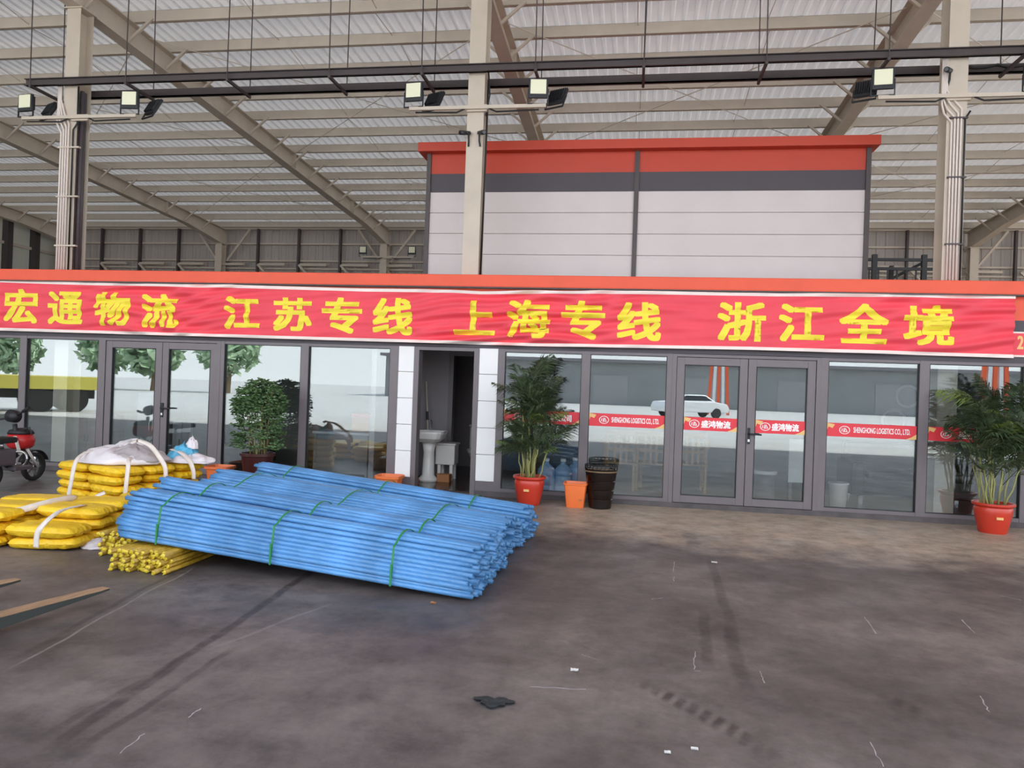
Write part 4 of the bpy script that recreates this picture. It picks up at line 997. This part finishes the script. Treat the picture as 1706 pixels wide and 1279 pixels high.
for x0, y0, x1, y1, wd in ((1124, 935, 1122, 953, .010), (1157, 1085, 1157, 1115, .008), (1157, 1117, 1168, 1118, .008), (968, 1090, 998, 1099, .006), (883, 1143, 976, 1149, .012), (1439, 1027, 1461, 1056, .012), (1602, 1032, 1625, 1055, .012),
                           (1266, 1118, 1275, 1138, .009), (1632, 1159, 1648, 1186, .009), (1667, 992, 1702, 1000, .016), (1449, 1236, 1472, 1277, .008), (1085, 998, 1105, 996, .012), (312, 1195, 335, 1180, .010), (200, 1255, 240, 1222, .008), (1123, 960, 1123, 968, .01), (1600, 948, 1612, 954, .012), (1212, 861, 1243, 863, .03), (1218, 865, 1236, 864, .02)):
    p, q = on(x0, y0, 0.0), on(x1, y1, 0.0); n_ = 7; s_ = Vector((-(q-p).y, (q-p).x, 0)).normalized()
    pts = [p.lerp(q, k/n_)+s_*random.uniform(-.006, .006) for k in range(n_+1)]
    b = len(sc_.v)
    for k, a in enumerate(pts):
        ww = wd*random.uniform(0.3, 0.8); sc_.v += [a+s_*ww/2+Vector((0, 0, .0012)), a-s_*ww/2+Vector((0, 0, .0012))]
    sc_.f += [(b+2*k, b+2*k+1, b+2*k+3, b+2*k+2) for k in range(n_)]
scuff = sc_.build('scuff_marks', 'bag_grey', hall); scuff['label'] = 'white scratches on the dark concrete'

# ------------------------------------------------------------------ rooms behind the glass
def thing_box(name, lab, cat, parts, loc):
    e = empty(name, loc); tag(e, lab, cat)
    for nm, m, bx, bv in parts: MB().box(*bx).build(nm, m, e, bevel=bv)
    return e
# left office
def cupboard(x0, x1, y, h, m, lab):
    d = 0.45
    thing_box('cupboard', lab, 'cupboard', [('body', m, (x0, x1, y, y+d, 0.012, h), 0.006), ('door', m, (x0+0.01, (x0+x1)/2-0.004, y-0.02, y, 0.06, h-0.02), 0.004), ('door', m, ((x0+x1)/2+0.004, x1-0.01, y-0.02, y, 0.06, h-0.02), 0.004),
              ('handle', 'chrome', ((x0+x1)/2-0.04, (x0+x1)/2-0.025, y-0.04, y-0.02, h*0.5, h*0.62), 0), ('handle', 'chrome', ((x0+x1)/2+0.025, (x0+x1)/2+0.04, y-0.04, y-0.02, h*0.5, h*0.62), 0)], ((x0+x1)/2, y, 0.012))
cupboard(-9.3, -8.6, 0.6, 0.85, 'wood_brown', 'low brown cupboard behind the window next to the scooter')
cupboard(-8.25, -7.7, 0.9, 1.25, 'cabinet_grey', 'grey filing cupboard behind the left glass door leaf')
cupboard(-7.66, -7.3, 1.0, 0.8, 'cabinet_grey', 'short grey cabinet beside the taller grey cupboard inside')
def armchair(x, y, rz, lab):
    e = empty('armchair', (0, 0, 0)); tag(e, lab, 'chair')
    MB().box(-0.38, 0.38, -0.35, 0.35, 0.12, 0.42).build('seat', 'leather', e, bevel=0.05)
    MB().box(-0.38, 0.38, 0.22, 0.42, 0.3, 0.9).build('backrest', 'leather', e, bevel=0.06)
    for s_ in (-1, 1): MB().box(s_*0.42-0.08, s_*0.42+0.08, -0.35, 0.4, 0.12, 0.62).build('armrest', 'leather', e, bevel=0.05)
    for s_ in (-1, 1):
        for t in (-1, 1): MB().box(s_*0.38-0.03, s_*0.38+0.03, t*0.28-0.03, t*0.28+0.03, 0, 0.13).build('leg', 'black', e)
    e.location = (x, y, 0.012); e.rotation_euler = (0, 0, rz)
armchair(-6.55, 1.3, R(15), 'dark armchair behind the left glass doors')
def desk(x0, x1, y, lab, m='cabinet_grey'):
    e = empty('desk', ((x0+x1)/2, y, 0.012)); tag(e, lab, 'desk')
    MB().box(x0, x1, y, y+0.6, 0.72, 0.76).build('top', 'white_panel', e, bevel=0.004)
    MB().box(x0+0.03, x1-0.03, y+0.03, y+0.05, 0.1, 0.72).build('front_panel', m, e)
    for xx in (x0+0.02, x1-0.06): MB().box(xx, xx+0.04, y+0.02, y+0.58, 0.012, 0.72).build('leg', m, e)
desk(-5.05, -4.1, 0.75, 'grey fronted desk behind the window beside the white pier')
e = empty('cardboard_box', (-4.25, 1.0, 0.772)); tag(e, 'reddish box on the desk behind the glass', 'box'); MB().box(-4.45, -4.1, 0.9, 1.2, 0.772, 1.05).build('body', 'card', e, bevel=0.004); MB().box(-4.46, -4.09, 0.89, 1.21, 1.0, 1.06).build('lid', 'scoot_red', e, bevel=0.004)
# wash room things
e = empty('wash_basin', (-3.17, 0.95, 0.03)); tag(e, 'white pedestal wash basin inside the washroom doorway', 'basin')
MB().lathe([(0.16, 0.66), (0.24, 0.72), (0.27, 0.80), (0.27, 0.83), (0.24, 0.83), (0.2, 0.76), (0.05, 0.72)], (-3.17, 0.95, 0), 28, 4).build('bowl', 'porcelain', e)
MB().lathe([(0.15, 0.03), (0.15, 0.08), (0.10, 0.13), (0.085, 0.5), (0.12, 0.68)], (-3.17, 0.97, 0), 20).build('pedestal', 'porcelain', e, True)
MB().tube([(-3.2, 1.15, 0.83), (-3.2, 1.15, 0.98), (-3.2, 1.03, 1.0)], 0.015, 8).build('tap', 'chrome', e, True)
e = empty('mop', (-3.25, 1.45, 0.03)); tag(e, 'mop with long pale handle leaning in the washroom', 'mop')
MB().tube([(-3.25, 1.32, 0.2), (-3.42, 1.55, 1.62)], 0.012, 8).build('handle', 'steel_beige', e); MB().lathe([(0.09, 0.03), (0.08, 0.12), (0.02, 0.25)], (-3.25, 1.31, 0), 14).build('head', 'bag_grey', e)
MB().tube([(-3.345, 1.448, 0.98), (-3.36, 1.47, 1.12)], 0.022, 8).build('grip', 'black', e)
e = empty('toilet', (-2.72, 2.75, 0.03)); tag(e, 'white toilet in the dark inner washroom', 'toilet')
MB().lathe([(0.12, 0.03), (0.10, 0.2), (0.17, 0.36), (0.19, 0.40)], (-2.72, 2.6, 0), 20).build('bowl', 'porcelain', e, True)
MB().lathe([(0.195, 0.40), (0.195, 0.43)], (-2.72, 2.6, 0), 20).build('seat', 'porcelain', e)
MB().box(-2.92, -2.52, 2.82, 3.02, 0.38, 0.82).build('tank', 'porcelain', e, bevel=0.03); MB().box(-2.93, -2.51, 2.81, 3.03, 0.82, 0.86).build('lid', 'porcelain', e, bevel=0.01)
e = empty('washing_stand', (-2.98, 1.28, 0.03)); tag(e, 'white plastic stand on legs beside the wash basin', 'stand')
MB().box(-3.12, -2.80, 1.18, 1.48, 0.28, 0.60).build('body', 'porcelain', e, bevel=0.02); MB().box(-3.14, -2.78, 1.16, 1.5, 0.60, 0.63).build('top', 'porcelain', e, bevel=0.008)
for a in (-3.08, -2.88):
    for b in (1.2, 1.42): MB().box(a, a+0.05, b, b+0.05, 0.03, 0.28).build('leg', 'porcelain', e)
e = empty('cardboard_box', (-2.98, 1.0, 0.03)); tag(e, 'brown cardboard box on the washroom floor', 'box')
MB().box(-3.02, -2.82, 0.95, 1.13, 0.03, 0.15).build('body', 'card', e, bevel=0.003); MB().box(-3.03, -2.81, 0.94, 1.03, 0.15, 0.155).build('flap', 'card', e)
e = empty('broom', (-3.32, 0.45, 0.03)); tag(e, 'thin handled broom standing just inside the washroom', 'broom')
MB().tube([(-3.30, 0.5, 0.1), (-3.34, 0.5, 1.1)], 0.01, 8).build('handle', 'scoot_red', e); MB().box(-3.4, -3.2, 0.46, 0.54, 0.03, 0.12).build('head', 'scoot_red', e, bevel=0.01)
# right office
def wood_chair(x, y, rz, lab):
    e = empty('wooden_chair', (0, 0, 0)); tag(e, lab, 'chair', 'wooden chairs in the office')
    MB().box(-0.24, 0.24, -0.23, 0.23, 0.42, 0.45).build('seat', 'wood', e, bevel=0.006)
    for sx_ in (-1, 1):
        MB().box(sx_*0.21-0.02, sx_*0.21+0.02, -0.21, -0.17, 0, 0.42).build('leg', 'wood', e)
        MB().box(sx_*0.21-0.02, sx_*0.21+0.02, 0.17, 0.21, 0, 0.95).build('leg', 'wood', e)
        MB().box(sx_*0.21-0.012, sx_*0.21+0.012, -0.17, 0.17, 0.15, 0.18).build('stretcher', 'wood', e)
    MB().box(-0.19, 0.19, 0.175, 0.205, 0.86, 0.95).box(-0.19, 0.19, 0.18, 0.2, 0.62, 0.67).build('back_rail', 'wood', e)
    for k in (-1, 0, 1): MB().box(k*0.09-0.02, k*0.09+0.02, 0.183, 0.198, 0.45, 0.86).build('back_slat', 'wood', e)
    e.location = (x, y, 0.012); e.rotation_euler = (0, 0, rz)
wood_chair(-0.15, 1.5, R(180), 'wooden chair behind the pane above the black bin')
wood_chair(0.35, 1.55, R(170), 'wooden chair nearer the glass doors')
wood_chair(0.95, 1.7, R(185), 'wooden chair seen through the left leaf of the right glass doors')
e = empty('tea_table', (0.3, 2.4, 0.012)); tag(e, 'low wooden tea table behind the chairs', 'table'); MB().box(-0.5, 1.3, 2.2, 2.9, 0.66, 0.71).build('top', 'wood', e, bevel=0.006)
for a in (-0.45, 1.2):
    for b in (2.22, 2.82): MB().box(a, a+0.06, b, b+0.06, 0.012, 0.66).build('leg', 'wood', e)
for k, (x, y, hh, m, lab) in enumerate(((-0.2, 2.3, 0.16, 'porcelain', 'white flask on the tea table, nearer the bin side'), (0.0, 2.35, 0.16, 'porcelain', 'white flask on the tea table, nearer the doors'))):
    e = empty('flask', (x, y, 0.71)); tag(e, lab, 'flask'); MB().lathe([(0.03, 0.71), (0.035, 0.72), (0.035, 0.84), (0.015, 0.88)], (x, y, 0), 16).build('body', m, e, True); MB().lathe([(0.018, 0.88), (0.018, 0.9)], (x, y, 0), 12).build('cap', 'chrome', e)
for k, (x, y, lab) in enumerate(((-1.22, 0.45, 'blue water bottle standing behind the palm, nearest the pier'), (-0.98, 0.5, 'blue water bottle behind the glass, middle of three'), (-0.82, 0.75, 'blue water bottle behind the glass, set back by the mullion'))):
    e = empty('water_bottle', (x, y, 0.012)); tag(e, lab, 'bottle', 'water cooler bottles')
    MB().lathe([(0.12, 0.012), (0.135, 0.03), (0.135, 0.14), (0.128, 0.15), (0.135, 0.16), (0.135, 0.28), (0.128, 0.29), (0.135, 0.30), (0.13, 0.38), (0.06, 0.45), (0.035, 0.47), (0.035, 0.52)], (x, y, 0), 24).build('body', 'bottle_blue', e, True)
    MB().lathe([(0.04, 0.5), (0.04, 0.54)], (x, y, 0), 16).build('cap', 'decal_white', e)
e = empty('stool', (2.02, 1.2, 0.012)); tag(e, 'round white topped stool behind the right door leaf', 'stool')
MB().lathe([(0.17, 0.40), (0.18, 0.41), (0.18, 0.45), (0.16, 0.46)], (2.02, 1.2, 0), 24).build('seat', 'porcelain', e); MB().lathe([(0.15, 0.012), (0.14, 0.3), (0.12, 0.40)], (2.02, 1.2, 0), 20).build('base', 'frame_grey', e, True)
e = empty('poster_stand', (2.6, 1.1, 0.012)); tag(e, 'white notice board on a stand by the right door edge', 'notice')
MB().box(2.35, 2.75, 1.15, 1.18, 0.3, 0.95).build('board', 'paper', e, bevel=0.003); MB().box(2.35, 2.40, 1.1, 1.25, 0.012, 0.3).box(2.7, 2.75, 1.1, 1.25, 0.012, 0.3).build('foot', 'frame_grey', e)
e = empty('waste_basket', (2.95, 0.7, 0.012)); tag(e, 'cream waste basket behind glass right of the doors', 'bin')
MB().lathe([(0.10, 0.012), (0.13, 0.36), (0.14, 0.37), (0.12, 0.36)], (2.95, 0.7, 0), 20).build('body', 'hem', e, True); MB().lathe([(0.142, 0.362), (0.142, 0.385), (0.12, 0.385)], (2.95, 0.7, 0), 20).build('rim', 'white_panel', e)
e = empty('sofa', (4.0, 1.6, 0.012)); tag(e, 'long black leather sofa behind the window beside the large palm', 'sofa')
MB().box(3.35, 5.1, 1.3, 2.1, 0.14, 0.42).build('base', 'leather', e, bevel=0.04)
for a in (3.5, 4.25): MB().box(a, a+0.72, 1.22, 1.9, 0.40, 0.52).build('cushion', 'leather', e, bevel=0.05)
MB().box(3.35, 5.1, 1.95, 2.2, 0.3, 0.9).build('backrest', 'leather', e, bevel=0.06)
for a in (3.28, 5.0): MB().box(a, a+0.2, 1.25, 2.15, 0.14, 0.64).build('armrest', 'leather', e, bevel=0.05)
for a in (3.4, 5.0):
    for b in (1.32, 2.0): MB().box(a, a+0.06, b, b+0.06, 0.012, 0.15).build('leg', 'chrome', e)
for k, (px, py, lab) in enumerate(((1512, 660, 'round white rimmed plate on the office wall, upper one'), (1488, 700, 'round white rimmed plate on the office wall, lower one'))):
    c = at(px, py, 4.95); e = empty('wall_plate', c); tag(e, lab, 'plate')
    mb = MB().lathe([(0.16, 0), (0.23, 0.02), (0.235, 0.03), (0.2, 0.03), (0.18, 0.02)], (0, 0, 0), 28); mb.xform(Matrix.Translation(c) @ Matrix.Rotation(R(90), 4, 'X')); mb.build('rim', 'porcelain', e, True)
    mb = MB().lathe([(0.18, 0.018), (0.18, 0.024)], (0, 0, 0), 28); mb.xform(Matrix.Translation(c) @ Matrix.Rotation(R(90), 4, 'X')); mb.build('face', 'wood_brown', e)

# ------------------------------------------------------------------ what the glass mirrors: the yard in front of the hall
def building(x0, x1, y0, y1, h, lab, m, rf):
    e = empty('warehouse', ((x0+x1)/2, (y0+y1)/2, 0)); tag(e, lab, 'building')
    MB().box(x0, x1, y0, y1, -0.01, h).build('wall', m, e); MB().box(x0-0.5, x1+0.5, y0-0.5, y1+0.5, h, h+0.3).build('roof', rf, e)
    k = x0+4
    while k < x1-5: MB().box(k, k+3.5, y1, y1+0.05, 0, min(3.0, h-.6)).build('shutter', 'cabinet_grey', e); k += 9
building(-26, 60, -85, -66, 4.3, 'long low grey warehouse across the yard, mirrored in the glass', 'far_grey', 'far_roof')
building(-88, -70, -60, -48, 5.5, 'grey shed far across the yard, mirrored in the left windows', 'far_grey', 'far_roof')
for k, (x, y, h, lab) in enumerate(((-36, -52, 6.5, 'leafy tree across the yard nearest the warehouse'), (-42, -50, 5.5, 'leafy tree across the yard, second from the warehouse'), (-48, -52, 6.5, 'leafy tree across the yard, middle of the row'), (-56, -50, 5.5, 'leafy tree across the yard, second from the shed'), (-64, -46, 8, 'tall leafy tree beside the shed'))):
    e = empty('tree', (x, y, 0)); tag(e, lab+', mirrored in the glass', 'tree', 'trees across the yard'); mb = MB(); rnd = random.Random(k)
    MB().tube([(x, y, -0.01), (x+0.2, y, h*0.5)], [0.25, 0.15], 8).build('trunk', 'trunk', e)
    for j in range(420):
        d = Vector((rnd.gauss(0, 1), rnd.gauss(0, 1), rnd.gauss(0, 1))).normalized()*rnd.uniform(0.6, 1)
        c = Vector((x+d.x*h*0.42, y+d.y*h*0.42, h*0.6+d.z*h*0.38)); a = Vector((rnd.uniform(-1, 1), rnd.uniform(-1, 1), rnd.uniform(-1, 1)))*0.5; b = Vector((rnd.uniform(-1, 1), rnd.uniform(-1, 1), rnd.uniform(-1, 1)))*0.5
        n0 = len(mb.v); mb.v += [c+a, c+b, c-a, c-b]; mb.f.append((n0, n0+1, n0+2, n0+3))
    mb.build('crown', 'tree', e)
# yellow lorry
e = empty('lorry', (0, 0, 0)); tag(e, 'yellow lorry parked in the yard, mirrored in the end windows', 'lorry')
MB().box(-1.1, 1.1, 1.6, 3.2, 0.6, 1.95).build('cab', 'truck_yellow', e, bevel=0.12); MB().box(-1.0, 1.0, 3.15, 3.22, 1.35, 1.8).box(-1.13, 1.13, 1.9, 2.9, 1.35, 1.8).build('window', 'window_dark', e)
MB().box(-1.15, 1.15, -3.2, 1.5, 0.85, 1.35).build('load_bed', 'truck_yellow', e, bevel=0.03); MB().box(-0.5, 0.5, -3.1, 3.0, 0.5, 0.85).build('chassis', 'black', e)
for s_ in (-1, 1):
    for yy in (2.3, -1.2, -2.3):
        mb = MB().lathe([(0.3, -0.13), (0.46, -0.13), (0.48, -0.1), (0.48, 0.1), (0.46, 0.13), (0.3, 0.13)], (0, 0, 0), 24); mb.xform(Matrix.Translation((s_*0.98, yy, 0.47)) @ Matrix.Rotation(R(90), 4, 'Y')); mb.build('wheel', 'rubber', e)
e.location = (-23.3, -13.9, -0.01); e.rotation_euler = (0, 0, R(40))
# white car
e = empty('car', (0, 0, 0)); tag(e, 'white saloon car parked across the yard, mirrored in the glass doors', 'car')
def carf(u, v):
    return None
prof = [(-2.25, 0.35), (-2.3, 0.65), (-2.15, 0.95), (-1.3, 1.02), (-0.75, 1.42), (0.7, 1.45), (1.35, 1.02), (2.15, 0.9), (2.3, 0.6), (2.25, 0.35)]
mb = MB(); n = len(prof)
for s_ in (-1, 1):
    for a, z in prof: mb.v.append(Vector((a, s_*(0.88 if z < 1.1 else 0.68), z)))
mb.f = [(i, i+1, n+i+1, n+i) for i in range(n-1)]+[(n-1, 0, n, 2*n-1), tuple(range(n-1, -1, -1)), tuple(range(n, 2*n))]
mb.build('body', 'car_white', e, bevel=0.06)
mb = MB()
for s_ in (-1, 1): mb.add([(-1.15, s_*0.87, 1.05), (-0.7, s_*0.74, 1.38), (0.65, s_*0.74, 1.38), (1.15, s_*0.87, 1.05)], [(0, 1, 2, 3)])
mb.build('window', 'window_dark', e)
for s_ in (-1, 1):
    for xx in (-1.4, 1.4):
        mb = MB().lathe([(0.2, -0.1), (0.31, -0.1), (0.32, 0), (0.31, 0.1), (0.2, 0.1)], (0, 0, 0), 22); mb.xform(Matrix.Translation((xx, s_*0.8, 0.32)) @ Matrix.Rotation(R(90), 4, 'X')); mb.build('wheel', 'rubber', e)
e.location = (3.6, -38, -0.01); e.rotation_euler = (0, 0, R(-25))
# striped pillars
for k, (x, y, lab) in enumerate(((6.2, -46, 'tall orange and white striped pylon behind the white car, mirrored in the glass'), (19.5, -34, 'tall orange and white striped pylon mirrored in the end window'))):
    e = empty('striped_pylon', (x, y, 0)); tag(e, lab, 'pylon')
    for j in range(5):
        a = (j-2)*0.24; MB().bar((x+a*1.5, y, -0.01), (x+a, y, 4.6), 0.2, 0.2, (0, 1, 0)).build('stripe', 'stripe_orange' if j % 2 == 0 else 'car_white', e)
for k, (x, y, lab) in enumerate(((18.5, -20, 'wrapped goods stack in the yard, mirrored right of the glass doors'), (27.5, -21, 'pale wrapped goods stack in the yard, mirrored in the end window'))):
    e = empty('wrapped_pallet', (x, y, 0)); tag(e, lab, 'goods')
    for j in range(5): MB().box(x-1.3+0.05*(j % 2), x+1.3-0.04*(j % 3), y-0.8, y+0.8, 0.1+0.46*j, 0.52+0.46*j).build('carton', 'bag_white' if j % 2 else 'bag_grey', e, bevel=0.05)
    MB().box(x-1.3, x+1.3, y-0.8, y+0.8, -0.01, 0.1).build('pallet', 'wood', e)
bpy.context.view_layer.update()
